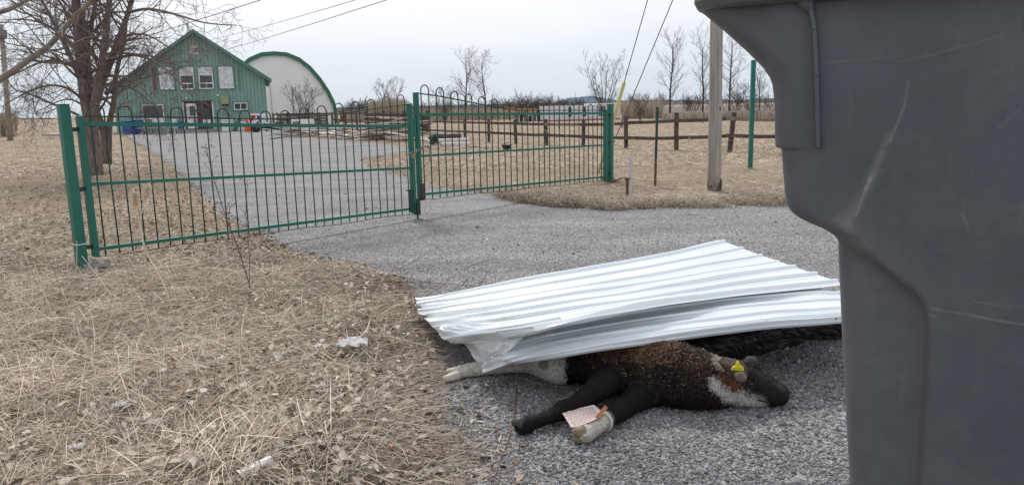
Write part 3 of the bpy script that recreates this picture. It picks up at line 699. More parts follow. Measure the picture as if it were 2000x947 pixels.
def leaf(sA, sB, barz, railz, midz, botz, pitch0, nh, left, topz):
    lab = 'left green steel gate leaf of bars with hooped tops' if left else 'right green steel gate leaf of bars, taller next to the middle'
    root = empty('gate_leaf', gp.w(sA if left else sB, 0), lab, 'gate')
    # stiles
    for s, zlo, zhi, ww in ((sA, botz(sA)-.06, (barz(sA) if left else barz(sA)+.0), .046), (sB, botz(sB)-.06, barz(sB), .046)):
        mb = MB(); mb.obox(gp, s-ww/2, s+ww/2, zlo, zhi, -.03, .03); mb.build('stile', GATE, root, bevel=.004)
    for fz, hh in ((railz, .034), (midz, .027), (botz, .029)):
        mb = MB(); a, b = sA+.028, sB-.028; n = 10
        for i in range(n):
            s0 = a+(b-a)*i/n; s1 = a+(b-a)*(i+1)/n; w0 = .004*math.sin(i*1.3)
            sbeam(mb, s0, fz(s0)+w0*.0, s1, fz(s1)+w0*.0, .036, hh)
        mb.build('rail', GATE, root)
    n = 40; mb = MB(); pts = [gp.w(sA+(sB-sA)*i/n, barz(sA+(sB-sA)*i/n)-.006, .0) for i in range(n+1)]
    for a, b in zip(pts, pts[1:]): mb.beam(a, b, .024, .012)
    mb.build('top_strip', GATE_D, root)
    pts = [gp.w(sA+(sB-sA)*i/n, botz(sA+(sB-sA)*i/n)-.065-.008*math.sin(i*.5), 0) for i in range(n+1)]
    mb = MB(); mb.tube(pts, .0035, 5); mb.build('bottom_wire', GATE_D, root)
    rn = random.Random(9 if left else 10); wpx = pitch0*.5
    for i in range(nh):
        s0 = sA+.055+pitch0*i+pitch0*.12; s1 = s0+wpx; r = wpx/2
        zt = topz((s0+s1)/2)+rn.uniform(-.004,.004); zb0 = botz(s0)-.062; zb1 = botz(s1)-.062
        pts = [gp.w(s0+rn.uniform(-.004,.004), zb0), gp.w(s0, .7), gp.w(s0, zt-r)]
        for k in range(1, 8):
            a = math.pi*k/8; pts.append(gp.w((s0+s1)/2-r*math.cos(a), zt-r+r*math.sin(a)))
        pts += [gp.w(s1, zt-r), gp.w(s1+rn.uniform(-.006,.006), .7), gp.w(s1+rn.uniform(-.004,.004), zb1)]
        mb = MB(); mb.tube(pts, .0062 if left else .0074, 7); mb.build('hooped_bar', GATE_D, root, smooth=True)
    return root
def tab(px):
    t_ = [GS(*p) for p in px]; xs_ = [a for a, _ in t_]; zs_ = [b for _, b in t_]; return lambda s: float(np.interp(s, xs_, zs_))
lin = lambda a, za, b, zb: (lambda s: za+(zb-za)*(s-a)/(b-a))
lstrip = tab([(150,226),(300,227.5),(400,229),(460,231),(510,232),(560,230.5),(625,225),(680,218.5),(740,210),(800,202.5)])
ltop = tab([(168,204),(233,206),(288,208),(340,209.8),(390,211.6),(436,212.3),(478,214.5),(518,217),(558,216),(595,211),(629,206),(662,202),(695,197.8),(725,193.8),(753,189.8),(779,185.8)])
rstrip = tab([(810,180.5),(854,186.6),(898,195),(943,204),(987,212),(1016,215),(1075,215.3),(1135,215),(1182,215)])
rtop = tab([(832,166.5),(861,172.6),(889,179),(916,184.6),(943,189.6),(968,195),(992,200.5),(1015,204.3),(1037,204.5),(1060,204),(1182,203.5)])
LR = leaf(.115, 3.785, lstrip, tab([(160,242),(800,247.5)]), lin(.1,.755,3.78,.617), lin(.1,.212,3.78,.133), .2265, 16, True, ltop)
RR = leaf(3.895, 8.10, rstrip, tab([(814,224.5),(1183,221.5)]), lin(3.9,.75,8.1,.668), lin(3.9,.288,8.1,.155), .2585, 16, False, rtop)
mb = MB(); mb.obox(gp, 3.81, 3.865, .05, .25, -.033, .033); mb.obox(gp, 3.69, 3.758, .1, .36, .012, .04); mb.tube([gp.w(3.66,.36,.026), gp.w(3.76,.36,.026)], .009, 6); mb.tube([gp.w(3.8,.2,.045), gp.w(3.8,-.03,.045)], .012, 8); mb.build('drop_bolt', GATE_D, LR)
mb = MB(); mb.obox(gp, 3.87, 3.93, .22, .42, .032, .05); mb.build('latch_plate', mat('rusty_steel', (.05,.03,.025), .8, (.10,.06,.04), 15), RR)
mb = MB(); mb.obox(gp, 3.82, 3.862, .98, 1.2, -.02, .02); mb.build('latch_bar', GATE, LR)
# chain + padlock
ch = empty('chain', gp.w(3.84, .85), 'short steel chain looped round the meeting gate leaves', 'chain')
CH = mat('dull_steel', (.38,.35,.3), .45, (.2,.15,.11), 30, metal=.6)
loop = [gp.w(3.72,.80,.06), gp.w(3.78,.815,.075), gp.w(3.85,.835,.08), gp.w(3.93,.86,.075), gp.w(4.0,.86,.06), gp.w(4.045,.83,.05), gp.w(4.05,.76,.05), gp.w(4.04,.69,.05)]
lp_ = smoothpts(loop, 3)
for i in range(0, len(lp_)-1):
    a, b = lp_[i], lp_[i+1]; c = (a+b)/2; d = (b-a).normalized(); nrm = gp.n if i % 2 else gp.n.cross(d).normalized()
    sd2 = d.cross(nrm).normalized(); Lh, Wh = .024, .012
    pts = [c+d*Lh*math.cos(t*math.pi/5)+sd2*Wh*math.sin(t*math.pi/5) for t in range(11)]
    mb = MB(); mb.tube(pts, .0042, 5, False); mb.build('link', CH, ch, smooth=True)
pl_ = empty('padlock', gp.w(3.78, .74, .07), 'small padlock hanging from the gate chain', 'padlock')
mb = MB(); mb.obox(gp, 3.72, 3.765, .735, .78, .06, .085); mb.build('body', mat('brass', (.35,.28,.14), .4, metal=.7), pl_, bevel=.004)
mb = MB(); mb.tube([gp.w(3.728,.78,.072), gp.w(3.728,.8,.072), gp.w(3.742,.812,.072), gp.w(3.757,.8,.072), gp.w(3.757,.78,.072)], .004, 6); mb.build('shackle', CH, pl_)
# ---------------------------------------------------------------- things round the house
BLUE = mat('blue_plastic', (.012,.075,.32), .45, (.02,.1,.36), 6)
def blue_bin(x0, x1, yt, yb, Y, label):
    b = D((x0+x1)/2, yb, Y); b.z = 0; w_ = (x1-x0)/1500*Y; h_ = (yb-yt)/1500*Y
    o = empty('recycling_bin', b, label, 'recycling bin', 'blue bins by the house')
    mb = MB(); mb.prism([b+Vector((-w_*.42,0,.08)), b+Vector((w_*.42,0,.08)), b+Vector((w_*.5,-.04,h_*.93)), b+Vector((-w_*.5,-.04,h_*.93))], (0,.6,0)); mb.build('body', BLUE, o, bevel=.03)
    mb = MB(); mb.prism([b+Vector((-w_*.53,-.1,h_*.93)), b+Vector((w_*.53,-.1,h_*.93)), b+Vector((w_*.5,-.08,h_)), b+Vector((-w_*.5,-.08,h_))], (0,.74,0)); mb.build('lid', BLUE, o, bevel=.02)
    for s in (-1, 1):
        mb = MB(); mb.tube([b+Vector((s*w_*.3,.55,.1)), b+Vector((s*w_*.44,.55,.1))], .11, 10); mb.build('wheel', BLACK, o)
blue_bin(240, 257, 236, 263, 54, 'left blue recycling bin near the tree side of the house')
blue_bin(258, 276, 234, 262, 54.5, 'right blue recycling bin nearest the bench under the window')
# picnic bench
b = D(306, 262, 53.5); b.z = 0
o = empty('picnic_table', b, 'pale weathered picnic table below the ground floor window', 'picnic table'); PW = mat('pale_boards', (.4,.38,.35), .8, (.28,.25,.22), 5)
for i in range(5): MB().box(b+Vector((0,-.3+.15*i,.74)), (1.9,.13,.04)).build('tabletop_board', PW, o)
for s in (-1, 1): MB().box(b+Vector((0,.75*s,.45)), (1.9,.28,.04)).build('seat', PW, o)
for s in (-1, 1):
    for q in (-1, 1): MB().beam(b+Vector((.7*s,.6*q,0)), b+Vector((.7*s,.2*q,.72)), .09, .05).build('leg', PW, o)
    MB().beam(b+Vector((.7*s,-.8,.41)), b+Vector((.7*s,.8,.41)), .04, .09).build('cross_bar', PW, o)
def chair(x, yb, Y, m_, label, k=1.0):
    b = D(x, yb, Y); b.z = 0; o = empty('garden_chair', b, label, 'chair')
    MB().box(b+Vector((0,0,.42*k)), (.5*k,.48*k,.05)).build('seat', m_, o)
    mb = MB()
    for i in range(5): mb.box(b+Vector((-.2*k+.1*i*k,.26*k,.7*k)), (.06,.03,.55*k))
    mb.box(b+Vector((0,.26*k,.97*k)), (.5*k,.04,.07)); mb.build('backrest', m_, o)
    for s in (-1, 1):
        for q in (-1, 1): MB().beam(b+Vector((s*.24*k,q*.24*k,0)), b+Vector((s*.21*k,q*.2*k,.42*k)), .05, .05).build('leg', m_, o)
        MB().box(b+Vector((s*.26*k,0,.64*k)), (.06,.5*k,.03)).build('armrest', m_, o)
chair(338, 260, 54, WHITE, 'white plastic garden chair next to the picnic table')
chair(352, 260, 54.4, BLUE, 'small blue garden chair between the white chair and the door', .85)
chair(289, 256, 56, mat('dark_red', (.16,.03,.03), .6), 'dark red garden chair behind the picnic table')
# white chest freezer, panel, sign, machine
def chest(x0, x1, yt, yb, Y, label, name='freezer', cat='freezer'):
    b = D((x0+x1)/2, yb, Y); b.z = 0; w_ = (x1-x0)/1500*Y; h_ = (yb-yt)/1500*Y
    o = empty(name, b, label, cat)
    MB().box(b+Vector((0,.3,h_*.45)), (w_,.6,h_*.86)).build('cabinet', WHITE, o, bevel=.02)
    MB().box(b+Vector((0,.29,h_*.94)), (w_*1.03,.64,h_*.1)).build('lid', WHITE, o, bevel=.02)
    MB().box(b+Vector((0,-.04,h_*.86)), (w_*.2,.03,.04)).build('handle', WGREY, o)
    MB().box(b+Vector((w_*.35,-.01,h_*.15)), (w_*.16,.02,h_*.1)).build('grille', BLACK, o)
chest(434, 451, 234, 257, 57, 'white upright freezer standing right of the doorway')
chest(463, 487, 235, 258, 58, 'white low freezer left of the red and white sign board')
b = D(470, 258, 57); b.z = 0
MB().beam(b+Vector((-.5,0,0)), b+Vector((.1,.6,.95)), .9, .04, Vector((1,0,0)))
o = MB().prism([b+Vector((-.55,-.2,0)), b+Vector((-.1,-.2,.9)), b+Vector((-.05,-.2,.9)), b+Vector((-.48,-.2,0))], (0,.8,0)).build('leaning_panel', mat('teal_panel', (.10,.22,.19), .7), None, b); tag(o, 'green panel leaning on the low white freezer', 'panel')
b = D(506, 258, 58.5); b.z = 0; SW, SH = .58, 1.0
o = empty('sign_board', b, 'white sign board with red and blue marks leaning near the house corner', 'sign')
zb, zt = D(506, 246, 58.5).z, D(506, 222, 58.5).z
MB().box(b+Vector((0,0,(zb+zt)/2)), (1.15,.04,zt-zb)).build('board', WHITE, o)
RED = mat('red_paint', (.45,.02,.02), .5); BLU = mat('blue_paint', (.03,.06,.3), .5)
mb = MB(); cz = (zb+zt)/2
mb.prism([b+Vector((-.5,-.025,cz+.35)), b+Vector((-.1,-.025,cz+.3)), b+Vector((-.35,-.025,cz-.05)), b+Vector((-.53,-.025,cz-.1))], (0,-.01,0)); mb.prism([b+Vector((-.4,-.025,cz-.35)), b+Vector((.1,-.025,cz-.1)), b+Vector((.05,-.025,cz-.25)), b+Vector((-.2,-.025,cz-.42))], (0,-.01,0)); mb.build('red_mark', RED, o)
mb = MB(); mb.prism([b+Vector((-.05,-.025,cz+.3)), b+Vector((.18,-.025,cz+.3)), b+Vector((.12,-.025,cz)), b+Vector((-.1,-.025,cz))], (0,-.01,0)); mb.build('blue_mark', BLU, o)
for s in (-1, 1): MB().beam(b+Vector((s*.5,.03,0)), b+Vector((s*.5,.03,zb+.1)), .05, .05, Vector((0,1,0))).build('leg', WGREY, o)
# orange machine
b = D(492, 262, 53); b.z = 0; ORG = mat('orange_paint', (.62,.10,.015), .5)
o = empty('snow_blower', b, 'orange and red snow blower parked before the sign board', 'snow blower')
mb = MB(); mb.prism([b+Vector((-.42,-.25,.05)), b+Vector((.02,-.25,.05)), b+Vector((.02,-.25,.46)), b+Vector((-.36,-.25,.5))], (0,.4,0)); mb.build('auger_housing', ORG, o, bevel=.03)
MB().tube([b+Vector((-.2,-.05,.45)), b+Vector((-.22,-.1,.75)), b+Vector((-.32,-.2,.86))], [.1,.08,.09], 8).build('chute', ORG, o)
MB().box(b+Vector((.22,0,.45)), (.38,.36,.3)).build('engine', RED, o, bevel=.04)
for s in (-1, 1): MB().tube([b+Vector((.3,.26*s-.05,.2)), b+Vector((.3,.26*s+.05,.2))], .2, 14).build('wheel', BLACK, o)
for s in (-1, 1): MB().tube([b+Vector((.35,.15*s,.5)), b+Vector((.75,.15*s,.95)), b+Vector((.92,.15*s,.97))], .02, 6).build('handlebar', BLACK, o)
# dark tarped heap by the corner
mb = MB(); b = D(538, 254, 56); b.z = 0
for i, (dx, hh, rr) in enumerate([(-.5,.3,.45),(.2,.25,.6),(.9,.2,.5),(1.5,.12,.45)]): mb.blob(b+Vector((dx,0,hh)), rr, i+3, .3, 2, (1,.7,.7))
o = mb.build('tarp_heap', mat('black_tarp', (.015,.016,.02), .45, (.03,.035,.05), 4, .8, 8), None, b); tag(o, 'black tarpaulin covered heap at the right corner of the green house', 'tarp heap')
# debris: scattered boards
BO1 = mat('pale_scrap_wood', (.58,.52,.43), .85, (.46,.40,.33), 3, .3); BO2 = mat('grey_scrap_wood', (.22,.18,.145), .9, (.32,.28,.23), 3, .3); BO3 = mat('white_scrap', (.8,.79,.76), .6, (.68,.66,.62), 3); BO5 = mat('light_scrap_wood', (.74,.68,.58), .85, (.60,.53,.44), 3, .3); BO4 = mat('dark_scrap', (.07,.05,.04), .9)
rnd = random.Random(77)
def plank(c, ang, tilt, L_, w_, t_, m_, label, group, name='plank'):
    R = Matrix.Rotation(ang, 3, 'Z') @ Matrix.Rotation(tilt, 3, 'Y'); o = MB().box(c, (L_, w_, t_), R).build(name, m_, None, c); tag(o, label, name, group); return o
for i in range(80):       # big pile
    x = rnd.gauss(772, 33); y = 273-abs(rnd.gauss(0,1))*3+max(0, (x-770)*.10); x = min(max(x, 705), 835)
    c = P(x, y); lift = max(.05, 1.0*math.exp(-((x-770)/38)**2)*rnd.random()); c.z = lift
    plank(c, rnd.gauss(-.25,.45), rnd.gauss(0,.1), rnd.uniform(1.4,3.2), rnd.uniform(.09,.2), .04, rnd.choice([BO1,BO1,BO5,BO2,BO5,BO4]), 'loose old plank in the big pile behind the gate middle', 'planks in the big pile')
for i in range(80):
    x = rnd.uniform(548, 740); y = 262+(x-552)*.06+rnd.gauss(0,2.2); c = P(x, y); c.z = rnd.uniform(.03,.42)
    plank(c, rnd.gauss(.1,.5), rnd.gauss(0,.09), rnd.uniform(.7,2.2), rnd.uniform(.1,.35), .035, rnd.choice([BO3,BO3,BO1,BO2,BO4]), 'pale scrap board among those strewn along the far edge of the drive', 'scrap boards along the drive')
c = P(592, 262); o = empty('old_cabinet', c, 'white broken cabinet standing among the scrap boards', 'cabinet')
MB().box(c+Vector((0,0,.45)), (1.3,.5,.85)).build('carcass', BO3, o); MB().box(c+Vector((-.3,-.26,.45)), (.4,.03,.6)).build('door', WGREY, o); MB().box(c+Vector((.3,-.26,.5)), (.45,.03,.5)).build('drawer_front', WHITE, o)
# far left scrap
for i, (x, y, l, m_) in enumerate([(112,268,2.2,BO3),(118,265,1.6,BO3),(104,270,1.2,BO4)]):
    c = P(x, y); c.z = .08+.05*i; plank(c, .1*i, 0.03, l, .5, .05, m_, ['long pale board lying flat left of the gate post','short pale board on top of the long one left of the gate post','dark board end beside the pale boards left of the gate post'][i], None, 'board')
# rolls
def roll(x0, y0, x1, y1, Y, r, m_, label, hollow=True):
    a, b = D(x0, y0, Y), D(x1, y1, Y+.2); o = empty('roll', a, label, 'roll')
    MB().tube([a, b], r, 14).build('sleeve', m_, o, smooth=False); d = (b-a).normalized()
    for q, s in ((a, -1), (b, 1)): MB().tube([q+d*s*.003, q+d*s*.012], r*.55, 12).build('core', BLACK, o)
WR = mat('white_wrap', (.66,.64,.6), .6, (.5,.47,.43), 4, .2)
roll(856, 276, 916, 274, 28, .09, WR, 'upper white pipe like roll lying in the dry grass')
roll(862, 284, 918, 283, 27, .105, WR, 'lower and longer white roll lying in the dry grass')
roll(857, 267, 900, 266, 28.6, .10, mat('brown_roll', (.08,.05,.045), .8, (.13,.09,.08), 5), 'dark brown roll resting behind the white rolls')
mb = MB(); b = P(849, 284); rn = random.Random(8)
for i in range(4): mb.blob(b+Vector((rn.uniform(-.12,.14),0,.09+.075*i)), .12, i, .35, 2, (1,.8,.9))
o = mb.build('netting_bundle', mat('dark_green_net', (.02,.055,.04), .8, (.05,.09,.07), 12, .8), None, b); tag(o, 'dark green netting bundle at the left end of the rolls', 'bundle')
wire('loose_rope', [P(916,288,.02), P(930,286,.05), P(945,290,.02), P(962,288,.02)], .015, 'dark rope trailing right from the white rolls', 'rope', m_=BLACK)
b = P(990, 294); o = empty('bucket', b, 'small black bucket standing alone in the paddock', 'bucket')
hb = (D(990, 283, b.y).z); MB().tube([b, b+Vector((0,0,hb))], [.12,.155], 16).build('body', BLACK, o, smooth=False)
MB().tube([b+Vector((0,0,hb-.02)), b+Vector((0,0,hb+.005))], .165, 16).build('rim', BLACK, o)
MB().tube([b+Vector((-.16,0,hb)), b+Vector((-.1,-.1,hb+.05)), b+Vector((.1,-.1,hb+.05)), b+Vector((.16,0,hb))], .008, 5).build('handle', CH, o)
# white trailer
Yt = 68; tl = Plane(D(1077, 230, Yt), D(1210, 230, Yt+3)); T = tl.sz
a0, z1 = T(1076, 207); a1, _ = T(1211, 207); z0 = T(1140, 233)[1]
tr_ = empty('trailer', tl.w((a0+a1)/2, 0), 'long white trailer with a red band beyond the rail fence', 'trailer')
mb = MB(); mb.obox(tl, a0, a1, z0, z1, -2.2, 0); mb.build('body', mat('trailer_white', (.62,.64,.66), .5, (.7,.72,.73), 1, dirt=((.35,.37,.4), 1.5, .62)), tr_)
mb = MB(); mb.obox(tl, a0, a1, z0-.14, z0, -2.2, .02); mb.build('red_band', mat('faded_red_band', (.42,.12,.09), .6), tr_)
mb = MB(); mb.obox(tl, a0+4.7, a1+.1, z1+.0, z1+.12, -2.3, .1); mb.build('roof', WHITE, tr_)
for x, wd in ((1113, .3), (1141, .3), (1176, .7)):
    a, _ = T(x, 220); mb = MB(); mb.obox(tl, a-wd/2, a+wd/2, z0+.25, z1-.15, .005, .03); mb.build('window', GLASS if wd < .5 else mat('grey_opening', (.12,.13,.14), .5), tr_)
for k in (.2, .28, .75, .82):
    c = tl.w(a0+(a1-a0)*k, .3, -.3); MB().tube([c, c+tl.n*.25], .32, 14).build('wheel', BLACK, tr_)
# orange conveyor and red container
c0, c1 = D(980, 213.5, 80), D(1076, 216.5, 80)
o = empty('conveyor', Vector((c0.x, c0.y, 0)), 'long thin orange conveyor boom left of the white trailer', 'conveyor')
MB().beam(c0, c1, .5, .26).build('boom', mat('dull_orange', (.50,.23,.06), .6), o)
for k in (.15, .5, .9):
    q = c0.lerp(c1, k); MB().beam(Vector((q.x,q.y,0)), q, .1, .1, Vector((0,1,0))).build('leg', DKBROWN, o)
def container(x0, x1, yt, yb, Y, label):
    a, b = D(x0, yt, Y), D(x1, yb, Y); o = empty('container', Vector(((a.x+b.x)/2, Y, 0)), label, 'container')
    MB().box(((a.x+b.x)/2, Y+1.2, a.z/2), (b.x-a.x, 2.4, a.z)).build('body', mat('container_red', (.36,.075,.045), .6, (.42,.11,.07), 1), o)
    mb = MB(); n = 12
    for i in range(n): mb.box((a.x+(b.x-a.x)*(i+.5)/n, Y-.03, a.z*.5), (.12,.06,a.z*.96))
    mb.build('corrugation', mat('container_red2', (.33,.07,.045), .6), o)
    mb = MB(); k = (b.x-a.x)
    for i in range(5): mb.box((a.x+k*(.18+.13*i), Y-.07, a.z*.62), (k*.07,.02,a.z*.22))
    mb.build('white_mark', WHITE, o)
container(664, 686, 217, 229, 95, 'red shipping container with white marks right of the arched building')
container(742, 752, 219, 228, 120, 'small red container far behind the fence near the middle gate post')
for i in range(7):
    x = 1010+i*8.5; b = D(x, 236, 70); b.z = 0
    mb = MB(); h_ = .55+.25*(i % 3); mb.tube([b, b+Vector((0,0,h_*.8)), b+Vector((.0,0,h_))], [.16,.16,.1], 8); o = mb.build('drum', BLACK if i % 2 else mat('grey_drum', (.12,.13,.15), .5), None, b); tag(o, 'small dark drum in the row left of the white trailer', 'drum', 'dark drums by the trailer')
# ---------------------------------------------------------------- wheeled bin close to the camera
by = math.radians(25); B0 = D(1530, 400, 1.0)
bp_ = Plane(B0, B0+Vector((math.cos(by), -math.sin(by), 0))); BS = bp_.sz
BASE_Z = .232
binroot = empty('wheeled_bin', bp_.w(.3, BASE_Z, -.3), 'big dark grey plastic wheeled bin filling the right side, close up', 'bin')
def bin_mat():
    M_ = bpy.data.materials.new('bin_plastic'); M_.use_nodes = True; t = M_.node_tree; b = t.nodes['Principled BSDF']
    b.inputs['Specular IOR Level'].default_value = .45
    tc = t.nodes.new('ShaderNodeTexCoord'); lk = t.links.new
    def noise(s, d=6, r=.6, stretch=None):
        n = t.nodes.new('ShaderNodeTexNoise'); n.inputs['Scale'].default_value = s; n.inputs['Detail'].default_value = d; n.inputs['Roughness'].default_value = r
        if stretch:
            mm = t.nodes.new('ShaderNodeMapping'); mm.inputs['Scale'].default_value = stretch; mm.inputs['Rotation'].default_value = (0.3, .2, .4); lk(tc.outputs['Object'], mm.inputs[0]); lk(mm.outputs[0], n.inputs[0])
        else: lk(tc.outputs['Object'], n.inputs[0])
        return n.outputs[0]
    def ramp(x, p0, c0, p1, c1):
        r = t.nodes.new('ShaderNodeValToRGB'); e = r.color_ramp.elements; e[0].position = p0; e[1].position = p1; e[0].color = (*c0, 1); e[1].color = (*c1, 1); lk(x, r.inputs[0]); return r.outputs[0]
    def math_(op, a, b_=None, c=None):
        m_ = t.nodes.new('ShaderNodeMath'); m_.operation = op
        for i, v in enumerate((a, b_, c)):
            if v is None: continue
            if isinstance(v, (int, float)): m_.inputs[i].default_value = v
            else: lk(v, m_.inputs[i])
        return m_.outputs[0]
    def mix(fac, a, c2):
        x = t.nodes.new('ShaderNodeMix'); x.data_type = 'RGBA'; lk(fac, x.inputs[0]) if not isinstance(fac, float) else None
        lk(a, x.inputs[6]); x.inputs[7].default_value = (*c2, 1); return x.outputs[2]
    base = ramp(noise(5, 6, .65), .3, (.070,.079,.093), .7, (.092,.103,.120))
    dust = ramp(noise(4.5, 10, .74), .46, (0,0,0), .78, (1,1,1)); base = mix(math_('MULTIPLY', dust, .62), base, (.17,.18,.19))
    fine = ramp(noise(55, 8, .7, (1, 1, .12)), .60, (0,0,0), .72, (1,1,1)); base = mix(math_('MULTIPLY', fine, .26), base, (.20,.21,.22))
    scr = ramp(noise(26, 3, .5, (.05, .05, 1.6)), .735, (0,0,0), .76, (1,1,1)); base = mix(math_('MULTIPLY', scr, .25), base, (.26,.27,.28))
    # scuffs: (x0,y0,x1,y1 photo positions measured on the bin's face), width m, strength
    co = t.nodes.new('ShaderNodeVectorMath'); co.operation = 'ADD'; lk(tc.outputs['Object'], co.inputs[0]); co.inputs[1].default_value = (0, 0, 0)
    nn = t.nodes.new('ShaderNodeTexNoise'); nn.inputs['Scale'].default_value = 25; nn.inputs['Detail'].default_value = 5; lk(tc.outputs['Object'], nn.inputs[0])
    vm = t.nodes.new('ShaderNodeVectorMath'); vm.operation = 'SCALE'; lk(nn.outputs['Color'], vm.inputs[0]); vm.inputs['Scale'].default_value = .006
    lk(vm.outputs[0], co.inputs[1]); coord = co.outputs[0]
    org = wloc(binroot)+Vector((-.003,-.003,-.003))
    segs = [((1772,160),(1768,205),.0016,.28),((1768,205),(1738,275),.0018,.4),((1738,265),(1700,350),.004,.34),((1712,335),(1655,432),.007,.28),((1700,350),(1690,372),.002,.8),((1690,372),(1672,420),.0015,.5),
            ((1640,430),(1660,445),.006,.35),((1820,602),(2010,636),.0016,.42),((1900,590),(2010,600),.001,.3),((1800,605),(1832,620),.001,.55),((1560,125),(1760,112),.0012,.16),((1760,122),(1960,70),.0012,.2),
            ((1678,745),(1700,795),.0035,.38),((1725,892),(1750,935),.001,.5),((1660,640),(1675,665),.0015,.2),((1880,420),(1895,450),.002,.25),((1735,610),(1760,640),.0012,.2),((1950,250),(1990,215),.002,.15)]
    nz2 = noise(90, 4, .7)
    for (a, c, wd, stg) in segs:
        sa, sb = BS(*a), BS(*c); pa = bp_.w(sa[0], sa[1])-org; pb = bp_.w(sb[0], sb[1])-org; dv = pb-pa; L2 = dv.length_squared
        s1 = t.nodes.new('ShaderNodeVectorMath'); s1.operation = 'SUBTRACT'; lk(coord, s1.inputs[0]); s1.inputs[1].default_value = pa
        dt = t.nodes.new('ShaderNodeVectorMath'); dt.operation = 'DOT_PRODUCT'; lk(s1.outputs[0], dt.inputs[0]); dt.inputs[1].default_value = dv/L2
        cl = t.nodes.new('ShaderNodeClamp'); lk(dt.outputs['Value'], cl.inputs[0])
        sc_ = t.nodes.new('ShaderNodeVectorMath'); sc_.operation = 'SCALE'; sc_.inputs[0].default_value = dv; lk(cl.outputs[0], sc_.inputs['Scale'])
        ds = t.nodes.new('ShaderNodeVectorMath'); ds.operation = 'DISTANCE'; lk(s1.outputs[0], ds.inputs[0]); lk(sc_.outputs[0], ds.inputs[1])
        mr = t.nodes.new('ShaderNodeMapRange'); mr.inputs[1].default_value = wd*1.6; mr.inputs[2].default_value = wd*.3; mr.inputs[3].default_value = 0; mr.inputs[4].default_value = stg; lk(ds.outputs['Value'], mr.inputs[0])
        brk = math_('MULTIPLY', mr.outputs[0], math_('MULTIPLY_ADD', nz2, 1.9, -.25)); base = mix(brk, base, (.30,.31,.32))
    lk(base, b.inputs['Base Color'])
    rr = ramp(noise(14, 6, .6), .3, (.42,.42,.42), .7, (.62,.62,.62)); lk(rr, b.inputs['Roughness'])
    bpn = t.nodes.new('ShaderNodeBump'); bpn.inputs['Strength'].default_value = .10; bpn.inputs['Distance'].default_value = .004; lk(noise(420, 2, .5), bpn.inputs['Height'])
    bp2 = t.nodes.new('ShaderNodeBump'); bp2.inputs['Strength'].default_value = .35; bp2.inputs['Distance'].default_value = .012; lk(noise(3.5, 2, .4), bp2.inputs['Height']); lk(bpn.outputs[0], bp2.inputs['Normal']); lk(bp2.outputs[0], b.inputs['Normal'])
    return M_
BIN = bin_mat()
sil = [(-60,1352),(12,1352),(17,1356),(60,1408),(100,1452),(130,1482),(150,1496),(165,1502),(200,1506),(286,1508),(290,1510),(292,1519),(297,1521),(340,1524),(385,1528),(402,1531),(416,1538),(428,1552),(440,1573),(455,1604),(464,1622),(472,1630),(482,1634),(520,1635),(700,1643),(947,1656),(1500,1688)]
szs = [BS(x, y) for y, x in sil]            # (s,z) along silhouette, z decreasing
zt = szs[0][1]
def Xl(z):
    if z >= szs[0][1]: return szs[0][0]
    for (a, za), (b, zb) in zip(szs, szs[1:]):
        if z >= zb: return a+(b-a)*(za-z)/(za-zb)
    a, za = szs[-2]; b, zb = szs[-1]; return b+(b-a)/(za-zb)*(zb-z)
bnd = [BS(x, y) for x, y in [(1600,440),(1632,468),(1670,484),(1710,508),(1755,545),(1790,572),(1808,592),(1817,625),(1818,680)]]
def recess(s, z):
    se = bnd[-1][0]+.012*(bnd[-1][1]-z)
    if s > se+.05: return 0
    zz = bnd[0][1]
    for (a, za), (b, zb) in zip(bnd, bnd[1:]):
        if s <= b: zz = za+(zb-za)*max(0, (s-a))/(b-a+1e-9); break
    else: zz = bnd[-1][1]
    # radius-like smooth min of the two distances
    d1 = (zz-z)*.8; d2 = se-s
    h = max(0, min(1, .5+.5*(d2-d1)/.02)); d = d2+(d1-d2)*h-.02*h*(1-h)
    t_ = max(0, min(1, (d+.003)/.013)); return t_*t_*(3-2*t_)*.017
zs = sorted(set([zt-(zt-(BASE_Z+.02))*i/230 for i in range(231)]+[z for _, z in szs]), reverse=True)
zs = [z for z in zs if z >= BASE_Z+.02]
verts = []; NF = 150; SR = .66; DPT = .60; r = .035
def fflange(z):  return 0
for z in zs:
    xl = Xl(z); tap = (zt-z)*.05; loop = []
    xr = SR-tap; ny = -tap*.4
    # left side back -> front
    for k in range(6): loop.append((xl+.0, -DPT+tap+(DPT-tap-r)*k/6))
    for k in range(7):
        a = math.pi/2*k/6; loop.append((xl+r-r*math.cos(a), -r+r*math.sin(a)))
    for k in range(1, NF): loop.append((xl+r+(xr-2*r-xl)*k/NF, 0))
    for k in range(7):
        a = math.pi/2*k/6; loop.append((xr-r+r*math.sin(a), -r+r*math.cos(a)))
    for k in range(1, 6): loop.append((xr, -r-(DPT-tap-r)*k/5))
    for s, n in loop:
        rc = recess(s, z) if n > -.2 else 0
        # soft vertical fold where the bracket web meets the body
        sw = BS(1503, 150)[0]; web = .006/(1+math.exp((s-sw)/.004)) if z > BS(1508,289)[1] else 0
        v = bp_.w(s, z, n+ny*0-rc-web); verts.append(v)
nl = len(verts)//len(zs); fs = []
for i in range(len(zs)-1):
    for j in range(nl):
        fs.append((i*nl+j, (i+1)*nl+j, (i+1)*nl+(j+1) % nl, i*nl+(j+1) % nl))
mb = MB(); mb.add(verts, fs+[tuple(range((len(zs)-1)*nl, len(zs)*nl))[::-1]])
body = mb.build('body', BIN, binroot, smooth=True)
